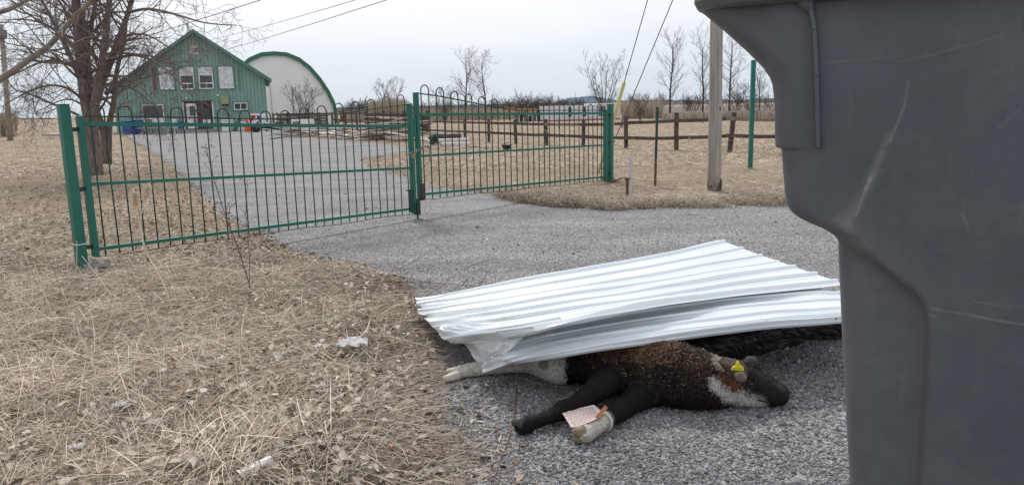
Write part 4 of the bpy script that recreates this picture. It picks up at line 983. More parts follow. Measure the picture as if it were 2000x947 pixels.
# rim lip
sl, zl_ = BS(1386, 19); 
mb = MB(); lip = []
for (n0, z0, n1, z1) in ((.026, zl_+.005, .026, zl_+.08),):
    prof_ = [(-.002, zl_+.004), (.012, zl_), (.024, zl_+.003), (.029, zl_+.012), (.029, zl_+.085), (-.002, zl_+.085)]
path = []
for k in range(8):
    a = math.pi/2*k/7; path.append((sl+.05-.05*math.cos(a), -.05+.05*math.sin(a), a))
path = [(sl, -.5, 0)]+path+[(SR-.03, 0, math.pi/2), (SR+.0, -.03, math.pi*.75), (SR, -.5, math.pi)]
vv = []
for s, n, a in path:
    dx, dn = -math.cos(a), math.sin(a)
    for o1, z in prof_: vv.append(bp_.w(s+dx*o1, z, n+dn*o1))
k = len(prof_); ff = []
for i in range(len(path)-1):
    for j in range(k): ff.append((i*k+j, i*k+(j+1) % k, (i+1)*k+(j+1) % k, (i+1)*k+j))
mb.add(vv, ff); mb.build('rim', BIN, binroot, smooth=False, bevel=.002)
# lid
mb = MB(); mb.obox(bp_, sl-.02, SR+.03, zl_+.087, zl_+.12, -DPT-.02, .035); mb.build('lid', BIN, binroot, bevel=.012)
# rib
def spx(x, y): return BS(x, y)
r1 = [spx(1583,-30), spx(1585,20), spx(1592,60), spx(1596,150), spx(1599,288)]
mb = MB()
for (a, za), (b, zb) in zip(r1, r1[1:]):
    w1 = .0045; q = []
    for s, z in ((a, za), (b, zb)):
        q += [bp_.w(s-w1, z, -.002), bp_.w(s-w1*.55, z, .012), bp_.w(s+w1*.55, z, .012), bp_.w(s+w1, z, -.002)]
    mb.add(q, [(0,1,5,4),(1,2,6,5),(2,3,7,6),(4,5,6,7)])
mb.build('rib', BIN, binroot, bevel=.0012)
r2 = [spx(1570,-30), spx(1576,8), spx(1586,30)]
mb = MB(); pts = [bp_.w(s, z, .004) for s, z in r2]; mb.tube(pts, [.014,.010,.003], 8); mb.build('rib_head', BIN, binroot, smooth=True)
# axle, wheels, handle (out of the frame)
xb = Xl(BASE_Z+.12); 
mb = MB(); mb.tube([bp_.w(xb+.12, BASE_Z+.09, -.02), bp_.w(xb+.12, BASE_Z+.09, -DPT+.04)], .012, 10); mb.build('axle', CH, binroot)
for n in (-.045, -DPT+.09):
    mb = MB(); mb.tube([bp_.w(xb+.12, BASE_Z+.10, n-.02), bp_.w(xb+.12, BASE_Z+.10, n+.02)], .10, 24); wh = mb.build('wheel', BLACK, binroot)
mb = MB(); hs = szs[0][0]-.05; mb.tube([bp_.w(hs+.06, zt+.0, -.06), bp_.w(hs, zt+.02, -.06), bp_.w(hs, zt+.02, -DPT+.06), bp_.w(hs+.06, zt, -DPT+.06)], .014, 8); mb.build('handle', BIN, binroot, smooth=True)

# ---------------------------------------------------------------- metal sheets
def crow(row, u):
    n = len(row)-1; t = u*n; i = min(int(t), n-1); f = t-i
    p0 = row[max(i-1,0)]; p1 = row[i]; p2 = row[i+1]; p3 = row[min(i+2,n)]
    return .5*((2*p1)+(p2-p0)*f+(2*p0-5*p1+4*p2-p3)*f*f+(-p0+3*p1-3*p2+p3)*f**3)
def rib_levels(nr, v0):
    """(v, height) break points of a trapezoid rib profile with small stiffening ribs between"""
    L_ = []
    for k in range(-1, nr+1):
        c_ = (k+.5)/nr+v0; w1 = .040/nr; w2 = .080/nr
        hk = .78+.3*abs(math.sin(k*2.7+1)); c_ += .02/nr*math.sin(k*4.1); L_ += [(c_-w2, 0), (c_-w1, hk), (c_+w1, hk), (c_+w2, 0)]
        for q in (.32, .68):
            d_ = c_+q/nr; L_ += [(d_-.035/nr, 0), (d_-.015/nr, .17), (d_+.015/nr, .17), (d_+.035/nr, 0)]
    L_ = sorted(x for x in L_ if 0 < x[0] < 1)
    full = [(0, 0)]
    for v, h in L_+[(1, 0)]:
        pv, ph = full[-1]; n = int((v-pv)/.022)
        for q in range(1, n+1): t = q/(n+1); full.append((pv+(v-pv)*t, ph+(h-ph)*t))
        full.append((v, h))
    return full
def sheetmat(name, base, base2):
    M_ = mat(name, base, .34, base2, 1.4, .10, 16, metal=.22, dirt=((.42,.45,.45), 10, .68)); t = M_.node_tree; b = t.nodes['Principled BSDF']
    v = t.nodes.new('ShaderNodeTexVoronoi'); v.inputs['Scale'].default_value = 7.0; c_ = t.nodes.new('ShaderNodeTexCoord'); t.links.new(c_.outputs['Object'], v.inputs[0])
    r = t.nodes.new('ShaderNodeMapRange'); r.inputs[1].default_value = .028; r.inputs[2].default_value = .045; t.links.new(v.outputs['Distance'], r.inputs[0])
    x = t.nodes.new('ShaderNodeMix'); x.data_type = 'RGBA'; x.inputs[6].default_value = (.10,.10,.10,1); t.links.new(r.outputs[0], x.inputs[0]); t.links.new(b.inputs['Base Color'].links[0].from_socket, x.inputs[7]); t.links.new(x.outputs[2], b.inputs['Base Color'])
    M_.node_tree.nodes['Principled BSDF'].inputs['Specular IOR Level'].default_value = .6
    return M_
SHEET = sheetmat('white_sheet_metal', (.76,.82,.835), (.84,.88,.885))
def surf(rows, nu, nv, nr, hr, crumple=None, v0=0.0, dents=.003):
    R = [[P(x, y, z) for x, y, z in row] for row in rows]; grid_ = []
    lv = rib_levels(nr, v0) if hr else [(j/nv, 0) for j in range(nv+1)]; nv = len(lv)-1
    for v, _ in lv:
        cr_ = [crow([R[k][i] for k in range(len(R))], v) for i in range(len(R[0]))]
        grid_.append([crow(cr_, i/nu) for i in range(nu+1)])
    out_ = []
    for j, (v, rh) in enumerate(lv):
        for i in range(nu+1):
            u = i/nu; p = grid_[j][i]
            du = grid_[j][min(i+1,nu)]-grid_[j][max(i-1,0)]; ja = max(0, j-4); jb = min(nv, j+4); dv = grid_[jb][i]-grid_[ja][i]
            nrm = du.cross(dv); nrm.normalize()
            if nrm.z < 0: nrm = -nrm
            h = hr*rh*(.82+.6*mnoise.noise(Vector((u*3, v*9, 2))))+dents*1.6*mnoise.noise(Vector((u*6, v*4, 1)))
            if crumple: h += crumple(u, v)
            if hr > .017 and u < .06: p = p+du.normalized()*((1-u/.06)*.045*mnoise.noise(Vector((v*9, 2, 5))))
            out_.append(p+nrm*h)
    fs = []
    for j in range(nv):
        for i in range(nu):
            a = j*(nu+1)+i; fs.append((a, a+1, a+nu+2, a+nu+1))
    return out_, fs
UP = [[(812,585,.12),(950,558,.22),(1090,533,.28),(1200,514,.30),(1300,494,.31),(1405,469,.34)],
      [(820,605,.13),(960,586,.27),(1110,561,.33),(1230,543,.33),(1360,519,.32),(1482,497,.33)],
      [(838,630,.14),(985,612,.31),(1130,589,.37),(1270,568,.36),(1410,545,.34),(1560,524,.335)],
      [(868,661,.16),(1045,638,.37),(1180,615,.40),(1320,594,.375),(1440,578,.35),(1650,556,.335)]]
def tri(x): return abs((x % 2)-1)-.5
def crum(u, v):      # straight creases and dents that run out of the crushed left end
    c = 0
    for (u0, v0_, du, dv, wd, amp, ln) in ((.00,.55,.95,-.10,.030,-.030,.30),(.05,.80,.9,-.28,.028,-.026,.34),(.0,.30,.96,-.22,.026,-.024,.2),(.02,.9,.8,-.6,.03,.03,.16),(.0,.7,.9,.1,.03,.028,.14),(.15,.99,.98,-.06,.022,-.026,.45),(.30,.93,.99,-.05,.015,-.014,.3)):
        n_ = math.hypot(du, dv); t = ((u-u0)*du+(v-v0_)*dv)/n_; d = abs(-(u-u0)*dv+(v-v0_)*du)/n_
        if -.02 < t < ln: c += 1.5*amp*max(0, 1-d/(wd*(1.3-t/ln)+.004))*(1-max(0, t)/ln)
    if u < .12: c += .020*(1-u/.12)*tri(v*7+u*6)
    return c
v1, f1 = surf(UP, 150, 300, 7, .018, crum, .0)
FL = [[(868,661,.16),(905,654,.22),(960,647,.29),(1005,642,.335),(1045,638,.37)],
      [(883,670,.13),(925,667,.18),(965,664,.22),(1000,660,.26),(1026,656,.30)],
      [(906,668,.10),(935,684,.13),(960,687,.16),(980,687,.18),(994,685,.21)],
      [(940,722,.04),(944,722,.04),(950,719,.05),(955,716,.055),(960,712,.06)]]
def crum2(u, v): return (.013*tri(u*4+v*1.5)*(1-v*.6)+.005*tri(u*9-v*2))*min(1, v*5)*min(1, (1-u)*6)
v2, f2 = surf(FL, 50, 60, 2, .008, crum2, .1)
ug = P(1250, 600, .3); 
mb = MB(); mb.add(v1, f1); us = mb.build('metal_sheet', SHEET, None, ug)
tag(us, 'upper ribbed white metal sheet, bent and crumpled at its left end, lying over the calf', 'metal sheet')
md = us.modifiers.new('s', 'SOLIDIFY'); md.thickness = .0012
mb = MB(); mb.add(v2, f2); fl = mb.build('folded_flap', SHEET, us); md = fl.modifiers.new('s', 'SOLIDIFY'); md.thickness = .0012
LO = [[(1000,640,.27),(1120,615,.30),(1280,585,.31),(1440,566,.32),(1560,560,.32),(1590,562,.32)],
      [(985,668,.24),(1110,642,.29),(1290,612,.305),(1450,592,.31),(1580,580,.31),(1665,578,.31)],
      [(952,706,.13),(1105,672,.27),(1300,642,.305),(1500,620,.31),(1620,610,.31),(1715,600,.30)],
      [(943,721,.07),(1102,692,.25),(1300,659,.295),(1500,637,.30),(1640,624.5,.30),(1730,614,.29)]]
def crum3(u, v): return .02*math.exp(-((v-.97)/.03)**2)*-1+.006*mnoise.noise(Vector((u*4, v*3, 5)))
v3, f3 = surf(LO, 120, 240, 6, .014, crum3, .0)
mb = MB(); mb.add(v3, f3); ls = mb.build('metal_sheet', SHEET, None, P(1300, 650, .3)); tag(ls, 'lower ribbed metal sheet directly over the calf, shaded underneath the upper one', 'metal sheet')
md = ls.modifiers.new('s', 'SOLIDIFY'); md.thickness = .0012

# ---------------------------------------------------------------- the calf
calf = empty('calf', P(1250, 740), 'dead dark brown calf with white face stripe and legs, lying under the metal sheets', 'calf')
def capsule_mesh(chains, voxel=.009, smooth=4):
    """chains: lists of (point, radius); union of tapered tubes -> one continuous skin"""
    bm = bmesh.new()
    for ch_ in chains:
        pts = [c[0] for c in ch_]; rr_ = [c[1] for c in ch_]
        sp_ = smoothpts(pts, 5); n = len(sp_); rs_ = [float(np.interp(i/5, range(len(rr_)), rr_)) for i in range(n)]
        t = MB(); t.tube(sp_, rs_, 18, True)
        bvs = [bm.verts.new(v) for v in t.v]
        for f in t.f:
            try: bm.faces.new([bvs[i] for i in f])
            except ValueError: pass
        for p, r in ((sp_[0], rs_[0]), (sp_[-1], rs_[-1])):
            bmesh.ops.create_icosphere(bm, subdivisions=3, radius=r*.99, matrix=Matrix.Translation(p))
    me = bpy.data.meshes.new('tmp'); bm.to_mesh(me); bm.free(); o = bpy.data.objects.new('tmp', me); COL.objects.link(o)
    m1 = o.modifiers.new('r', 'REMESH'); m1.mode = 'VOXEL'; m1.voxel_size = voxel
    m2 = o.modifiers.new('s', 'SMOOTH'); m2.iterations = smooth; m2.factor = .5
    dg = bpy.context.evaluated_depsgraph_get(); ev = o.evaluated_get(dg); me2 = bpy.data.meshes.new_from_object(ev)
    bpy.data.objects.remove(o); return me2
c = lambda x, y, z, r: (P(x, y, z), r)
chains = [
 [c(1010,668,.11,.11), c(1080,676,.12,.125), c(1150,695,.13,.13), c(1215,708,.14,.14), c(1275,722,.135,.142), c(1330,736,.125,.136), c(1375,745,.112,.118), c(1408,750,.098,.094)],
 [c(1398,738,.11,.080), c(1428,742,.105,.084), c(1458,750,.088,.078), c(1488,760,.074,.068), c(1508,767,.062,.059), c(1519,770,.055,.050)],
 [c(1420,766,.055,.055), c(1455,773,.045,.046), c(1495,777,.04,.040)],
 [c(1466,712,.115,.026), c(1474,717,.105,.026)],
 [c(1215,722,.12,.085), c(1183,746,.115,.066), c(1152,772,.09,.047), c(1122,791,.07,.037), c(1102,800,.06,.042), c(1075,813,.05,.029), c(1046,823,.045,.027), c(1030,828,.045,.034), c(1018,831,.04,.030)],
 [c(1270,758,.08,.08), c(1243,777,.06,.056), c(1223,792,.05,.044), c(1207,803,.052,.046), c(1187,815,.045,.034), c(1160,834,.045,.036), c(1143,846,.042,.036)],
 [c(1030,680,.11,.11), c(1070,700,.10,.10), c(1095,716,.085,.085)],
 [c(1030,690,.09,.08), c(1045,706,.065,.050), c(1040,712,.055,.040), c(1000,717,.04,.024), c(950,722,.035,.023), c(920,724,.035,.030), c(898,729,.03,.024)],
 [c(1035,690,.08,.06), c(1010,706,.06,.04), c(960,713,.05,.024), c(925,718,.045,.026), c(900,722,.045,.024)],
]
me = capsule_mesh(chains, .0062, 6)
nv = len(me.vertices); co = np.empty(nv*3, np.float32); me.vertices.foreach_get('co', co); co = co.reshape(-1, 3)
co[:, 2] = np.maximum(co[:, 2], .003)
nrm = np.empty(nv*3, np.float32); me.vertices.foreach_get('normal', nrm); nrm = nrm.reshape(-1, 3)
def segd(pts, a, b):
    a = np.array(a, np.float32); b = np.array(b, np.float32); d = b-a; t = np.clip(((pts-a)@d)/(d@d), 0, 1); return np.linalg.norm(pts-a-t[:, None]*d, axis=1)
def topx(x, y, z): return P(x, y, z)
col = np.tile(np.array([.0125,.0092,.0085], np.float32), (nv, 1))
def blend(w_, c_): 
    global col
    w_ = np.clip(w_, 0, 1)[:, None]; col = col*(1-w_)+np.array(c_, np.float32)*w_
nzv = np.array([mnoise.noise(Vector(p)*11) for p in co]); nz3 = np.array([mnoise.noise(Vector(p)*30) for p in co])
pxp = np.array([[((Vector(p)-Vector((0,0,H))).dot(r_)/(Vector(p)-Vector((0,0,H))).dot(f_)), -((Vector(p)-Vector((0,0,H))).dot(u_)/(Vector(p)-Vector((0,0,H))).dot(f_))] for p in co])
# coat pattern: distances are taken along the hide from landmark lines measured on the animal
def hide(a, b):
    A_ = np.array([(a[0]-1000)/F, (a[1]-473.5)/F]); B_ = np.array([(b[0]-1000)/F, (b[1]-473.5)/F]); d = B_-A_; t = np.clip(((pxp-A_)@d)/(d@d), 0, 1)
    return np.linalg.norm(pxp-A_-t[:, None]*d, axis=1)*3.4
back_leg = co[:, 1] > 3.22
wool0 = np.clip(1.25-segd(co, P(1150,690,.16), P(1385,745,.11))/.16, 0, 1)*(pxp[:, 0] > (1160-1000)/F)
blend((.55+1.0*nzv)*wool0, (.036,.021,.016))
blend((1.30-hide((1180,668),(1310,684))/.070+nzv*1.0+nz3*.5)*.75, (.105,.057,.031))
blend(1.0-hide((1290,700),(1370,715))/.05+nzv*.8, (.055,.028,.02))
WHT = (.80,.77,.69)
blend((( (1107-1000)/F-pxp[:, 0])*3.4/.008+nz3*.8)*back_leg, WHT)
blend((.75-hide((1050,700),(1064,714))/.022+nz3*1.3)*back_leg, (.16,.13,.10))
blend(1.9-hide((1396,748),(1420,768))/.019+nz3*.5, WHT); blend(2.0-hide((1420,768),(1482,786))/.022+nz3*.5, WHT)
blend(1.7-hide((1398,704),(1408,714))/.016+nz3*.6, (.48,.43,.33))
blend(1.6-hide((1412,738),(1432,752))/.028+nz3*.5, (.115,.048,.022))
blend(1.5-hide((1425,708),(1480,712))/.028+nz3*.5, (.055,.040,.032))
blend((1.7-hide((1470,748),(1525,765))/.045)*1.0, (.017,.017,.019))
blend(1.3-hide((1515,748),(1530,760))/.011+nz3, (.07,.055,.04))
blend(2.6-segd(co, P(1172,828,.045), P(1140,848,.042))/.030, (.76,.72,.62))
cols_body = col.copy()
me.vertices.foreach_set('co', co.ravel())
FUR = mat('calf_coat', (1.0,.98,.96), .75, (.62,.60,.58), 60, .8, 90, attr=True, spec=.25)
# lumpy woolly relief on the trunk
lump = np.array([1.0-2.6*abs(mnoise.noise(Vector(p)*26))+.8-1.8*abs(mnoise.noise(Vector(p)*55+Vector((3,1,2)))) for p in co])
wool = np.clip(1.25-segd(co, P(1130,690,.16), P(1385,745,.11))/.17, 0, 1)*(co[:, 0] > P(1100,715,.1).x)
co2 = co+nrm*(lump*.0055*(.25+.75*wool))[:, None]; co2[:, 2] = np.maximum(co2[:, 2], .003)
org = np.array(wloc(calf), np.float32); me.vertices.foreach_set('co', (co2-org).ravel()); 
a = me.color_attributes.new('Col', 'FLOAT_COLOR', 'POINT'); cc = np.ones((nv, 4), np.float32); cc[:, :3] = cols_body; a.data.foreach_set('color', cc.ravel())
me.polygons.foreach_set('use_smooth', [True]*len(me.polygons)); me.materials.clear(); me.materials.append(FUR)
cb = bpy.data.objects.new('body', me); cb.parent = calf; COL.objects.link(cb)
# coat of short curly tufts
pick = rng.integers(0, nv, 110000); pw_ = co2[pick]; pn = nrm[pick]
keep = (pw_[:, 2] > .012); pick = pick[keep]; pw_ = pw_[keep]; pn = pn[keep]
wl_ = wool[pick]; n = len(pick)
jit = rng.normal(0, 1, (n, 3)).astype(np.float32)
flow = np.array([[-.5, -.4, -.25]], np.float32)+jit*(.25+.55*wl_[:, None])
tan = flow-pn*(flow*pn).sum(1, keepdims=True); tan /= np.linalg.norm(tan, axis=1, keepdims=True)+1e-6
Lf = (.004+.015*wl_)*rng.uniform(.6, 1.4, n); sidev = np.cross(pn, tan)
base = pw_+jit*.003; wf = (.0007+.0013*wl_)
V = np.zeros((n, 4, 2, 3), np.float32)
for k, (al, up_) in enumerate(((0, 0), (.4, .35), (.8, .5), (1.0, .25))):
    cu = sidev*(np.sin(al*3+jit[:, 0])*.3)[:, None]*wl_[:, None]
    p = base+(tan*al+pn*up_*(.5+.5*wl_[:, None])+cu)*Lf[:, None]
    w2 = wf*(1-.8*al); V[:, k, 0] = p-sidev*w2[:, None]; V[:, k, 1] = p+sidev*w2[:, None]
V = V.reshape(-1, 3); V[:, 2] = np.maximum(V[:, 2], .002)
Fc_ = ((np.arange(n)*8)[:, None, None]+(np.arange(3)*2)[None, :, None]+np.array([0,1,3,2])[None, None]).reshape(-1, 4)
tc_ = cols_body[pick]*rng.uniform(.35, 2.3, n)[:, None]; gold = (rng.random(n) < .16) & (wl_ > .3) & (hide((1180,672),(1380,705))[pick] < .11); tc_[gold] = np.array([.27,.17,.095])*rng.uniform(.5,1.2,gold.sum())[:, None]; tc_ = np.clip(tc_, 0, .82)
fur = npmesh('coat', V, Fc_, mat('calf_hair', (1,1,1), .7, attr=True, spec=.3), np.repeat(tc_, 8, axis=0), parent=calf); fur['kind'] = 'stuff'
# woolly curls standing out of the coat
cand = np.where((wool > .12) & (nrm[:, 2] > -.3) & (co2[:, 2] > .02))[0]; sel = rng.choice(cand, 5200); K = 7; cp_ = co2[sel]; cn = nrm[sel]; nC = len(sel)
t1 = np.cross(cn, rng.normal(0, 1, (nC, 3))); t1 /= np.linalg.norm(t1, axis=1, keepdims=True)+1e-6; t2 = np.cross(cn, t1); Rr = rng.uniform(.005, .012, nC); ph = rng.uniform(0, 6.28, nC); rt = rng.uniform(.0014, .0030, nC)
Vc = np.zeros((nC, K, 4, 3), np.float32)
for k in range(K):
    a = ph+k/(K-1)*4.2; rad_ = Rr*(1-.35*k/(K-1)); ctr = cp_+t1*(np.cos(a)*rad_)[:, None]+t2*(np.sin(a)*rad_)[:, None]+cn*(.001+.006*math.sin(math.pi*k/(K-1)))
    out_d = t1*np.cos(a)[:, None]+t2*np.sin(a)[:, None]; rr2 = rt*(1-.6*abs(2*k/(K-1)-1))
    for q in range(4):
        b_ = math.pi/2*q; Vc[:, k, q] = ctr+(out_d*math.cos(b_)+cn*math.sin(b_))*rr2[:, None]
Vc = Vc.reshape(-1, 3); Vc[:, 2] = np.maximum(Vc[:, 2], .003)
idx = (np.arange(nC)*K*4)[:, None, None]; kk_ = (np.arange(K-1)*4)[None, :, None]
Fq = np.concatenate([(idx+kk_+np.array([q, (q+1) % 4, 4+(q+1) % 4, 4+q])[None, None]).reshape(-1, 4) for q in range(4)])
ccol = cols_body[sel]*rng.uniform(.7, 2.4, nC)[:, None]+np.array([.006,.003,.002]); gsel = (rng.random(nC) < .32) & (hide((1170,668),(1330,684))[sel] < .075); ccol[gsel] = np.array([.17,.098,.052])*rng.uniform(.5,1.3,gsel.sum())[:, None]
wh_ = cols_body[sel][:, 0] > .3; ccol[wh_] = cols_body[sel][wh_]
o = npmesh('curls', Vc, Fq, mat('calf_hair', (1,1,1)), np.repeat(np.clip(ccol, 0, .65), K*4, axis=0), parent=calf, smooth=True); o['kind'] = 'stuff'
# straw flecks in the coat
sel = rng.choice(np.where((wool > .15) & (nrm[:, 2] > .1))[0], 900); pp_ = co2[sel]+nrm[sel]*.012
V, Fc_, C_ = ribbons(pp_, rng.uniform(0, 6.28, 900), rng.uniform(.003,.014, 900), np.full(900, .0024), rng.normal(0,.3,900), rng.normal(0,.3,900), np.tile([[.50,.42,.30]], (900,1))*rng.uniform(.5,1.2,900)[:, None], seg=1)
o = npmesh('straw_flecks', V, Fc_, mat('straw', (1,1,1), .85, attr=True, spec=.2), C_, parent=calf); o['kind'] = 'stuff'
# hooves
HOOF = mat('dark_hoof', (.035,.033,.033), .5, (.07,.065,.06), 14, .3); HOOFL = mat('pale_hoof', (.33,.27,.17), .5, (.16,.125,.07), 22, .4); HW = mat('pale_hoof_white', (.66,.60,.50), .6, (.50,.44,.36), 14, .3)
def hoof(p0, p1, r, m_, sq=.85):
    mb = MB(); d = (p1-p0).normalized(); mb.tube([p0-d*r*.3, p0+d*.0, p0.lerp(p1,.5), p1-d*r*.25, p1], [r*.55, r, r*.98, r*.7, r*.2], 12); o = mb.build('hoof', m_, calf, smooth=True)
hoof(P(1022,826,.058), P(1003,824,.045), .025, HOOF); hoof(P(1024,836,.028), P(1006,838,.028), .024, HOOF)
hoof(P(1142,840,.058), P(1118,846,.05), .024, HOOFL); hoof(P(1143,853,.028), P(1119,856,.026), .024, HOOFL)
hoof(P(903,722,.045), P(872,725,.03), .019, HW); hoof(P(898,732,.028), P(866,741,.022), .023, HW)
# ears, tag, eye, nostril
def flap(pts3, m_, name, thick=.004, par=calf):
    mb = MB(); n = len(pts3); c_ = sum(pts3, Vector())/n; vs_ = list(pts3)+[c_+Vector((0,-.006,.012))]; mb.add(vs_, [(i, (i+1) % n, n) for i in range(n)])
    o = mb.build(name, m_, par, smooth=True); s_ = o.modifiers.new('s', 'SOLIDIFY'); s_.thickness = thick; return o
YF = P(1440, 740, .17).y
def E_(x, y, Y_): return D(x, y, Y_)
yE = P(1440, 735, .185).y-.0
ear = flap([E_(1402,706,yE+.02),E_(1412,697,yE+.03),E_(1440,703,yE+.03),E_(1457,715,yE+.01),E_(1461,732,yE-.02),E_(1455,744,yE-.035),E_(1444,748,yE-.04),E_(1434,742,yE-.03),E_(1424,726,yE-.0),E_(1410,716,yE+.01)], mat('ear_hair', (.06,.043,.034), .85, (.12,.09,.07), 60, .8), 'ear')
flap([E_(1434,729,yE-.035),E_(1441,726,yE-.04),E_(1452,727,yE-.04),E_(1458,735,yE-.045),E_(1457,742,yE-.05),E_(1448,746,yE-.052),E_(1438,741,yE-.048)], mat('ear_skin', (.24,.18,.15), .7, (.15,.11,.09), 40, .4), 'ear_tip', .003, ear)
flap([E_(1450,706,yE+.05),E_(1460,698,yE+.06),E_(1472,698,yE+.06),E_(1480,705,yE+.05),E_(1479,713,yE+.03),E_(1468,717,yE+.02),E_(1456,714,yE+.03)], mat('ear_dark', (.035,.028,.025), .85, (.07,.055,.045), 60, .8), 'ear', .008)
tg = [(1428,722),(1431,716.5),(1436,714),(1438.5,707),(1441,705.5),(1443.5,707),(1446,713),(1452,717),(1453.5,724),(1440,723)]
mb = MB(); mb.prism([E_(x, y, yE-.062) for x, y in tg][::-1], Vector((0,.003,0.001))); et = mb.build('ear_tag', mat('yellow_tag', (.80,.66,.01), .4), calf)
mb = MB()
for i in range(4):
    q = E_(1432.5+i*4.3, 720.2, yE-.0635); mb.box(q, (.0035,.001,.004)); mb.box(q+Vector((.0008,-.0003,.0025)), (.0012,.001,.005))
mb.build('number_mark', mat('tag_ink', (.35,.28,.01), .6), et)
mb = MB(); mb.tube([E_(1441,709,yE-.066), E_(1441,709,yE-.058)], .0045, 12); mb.build('button', mat('yellow_tag', (.8,.66,.01)), et)
for (x, y, z) in ((1471,723,.125),):
    p = P(x, y, z); mb = MB(); mb.blob(p+Vector((.005,-.012,.0)), .010, 1, .05, 2, (1.3,.6,.7)); mb.build('eye', mat('eye', (.012,.01,.012), .15), calf, smooth=True)
p = P(1527, 768, .065); mb = MB(); mb.blob(p, .012, 2, .1, 2, (.6,.6,.9)); mb.build('nostril', mat('nostril', (.008,.006,.006), .6), calf, smooth=True)
# mouth line
mb = MB(); mb.tube([P(1480,781,.052), P(1500,785,.040), P(1522,785,.028)], [.003,.004,.003], 6); mb.build('mouth', mat('nostril', (.008,.006,.006)), calf, smooth=True)
mb = MB(); mb.tube([P(1514,748,.085), P(1528,757,.075), P(1538,769,.05)], [.0012,.0016,.001], 5); mb.build('straw_stalk', mat('straw_plain', (.55,.47,.34), .8), calf)
# cable tie and paper tag
tie = MB(); cpt = P(1178, 822, .047); dl = (P(1160,834,.045)-P(1187,815,.045)).normalized(); a1_ = dl.orthogonal().normalized(); a2_ = dl.cross(a1_)
pts = [cpt+(a1_*math.cos(t*math.pi/12)+a2_*math.sin(t*math.pi/12))*.0405 for t in range(25)]
tie.tube(pts, .0042, 6, False); 
pt = empty('paper_tag', P(1160, 805, .06), 'pink printed paper tag tied to the calf foreleg with a white band', 'paper tag')
tie.build('band', mat('white_plastic', (.75,.74,.72), .4), pt, smooth=True)
PR = [[(1098,806,.075),(1116,801,.085),(1138,795,.095),(1160,790,.098)],[(1108,822,.07),(1128,816,.082),(1150,808,.09),(1172,800,.09)],[(1116,835,.062),(1138,829,.076),(1160,820,.088),(1182,806,.086)]]
R3 = [[P(x, y, z) for x, y, z in row] for row in PR]
def pap(u, v, lift=0.0):
    cr_ = [crow([R3[k][i] for k in range(3)], v) for i in range(4)]; return crow(cr_, u)+Vector((0,-.0012,.0016))*lift
def papmesh(u0, u1, v0, v1, nu, nv_, lift):
    vs_ = [pap(u0+(u1-u0)*i/nu, v0+(v1-v0)*j/nv_, lift) for j in range(nv_+1) for i in range(nu+1)]
    return vs_, [(j*(nu+1)+i, j*(nu+1)+i+1, (j+1)*(nu+1)+i+1, (j+1)*(nu+1)+i) for j in range(nv_) for i in range(nu)]
mb = MB(); mb.add(*papmesh(0,1,0,1,16,12,0)); o = mb.build('paper', mat('pink_paper', (.74,.58,.53), .8, (.80,.66,.61), 20, .2), pt, smooth=True); s_ = o.modifiers.new('s', 'SOLIDIFY'); s_.thickness = .0004
mb = MB(); rn = random.Random(2)
for i in range(11):
    v_ = .10+.075*i; u_s = .05 if i % 3 else .12
    uu = u_s
    while uu < .84:
        l = rn.uniform(.03,.12); mb.add(*papmesh(uu, min(uu+l,.88), v_, v_+.016, 3, 1, 1)); uu += l+.02
mb.add(*papmesh(.05,.2,.02,.055,2,1,1)); mb.add(*papmesh(.30,.5,.02,.05,2,1,1))
mb.build('printed_lines', mat('print_ink', (.06,.03,.03), .8), pt)
mb = MB(); mb.prism([P(1163,814,.098), P(1170,818,.085), P(1187,796,.10), P(1181,791,.115)], (0,-.002,.002)); mb.build('orange_strip', mat('orange_card', (.60,.22,.10), .6), pt)
# black plastic beyond the head, under the sheets
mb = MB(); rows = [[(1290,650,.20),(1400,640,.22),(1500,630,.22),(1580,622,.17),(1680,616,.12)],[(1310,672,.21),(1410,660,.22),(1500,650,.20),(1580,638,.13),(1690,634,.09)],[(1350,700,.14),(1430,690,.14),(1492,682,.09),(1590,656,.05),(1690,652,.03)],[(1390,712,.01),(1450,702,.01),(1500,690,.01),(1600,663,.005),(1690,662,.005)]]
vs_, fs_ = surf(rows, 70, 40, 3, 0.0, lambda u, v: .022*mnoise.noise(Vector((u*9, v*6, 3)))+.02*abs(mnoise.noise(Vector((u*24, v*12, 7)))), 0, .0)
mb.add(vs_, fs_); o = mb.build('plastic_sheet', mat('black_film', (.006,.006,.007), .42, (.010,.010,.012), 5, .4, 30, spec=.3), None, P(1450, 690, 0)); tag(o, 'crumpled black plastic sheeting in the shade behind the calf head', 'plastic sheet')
for x0, y0, x1, y1 in ((1545,632,1572,645),(1552,630,1575,641),(1590,628,1640,636)):
    pass
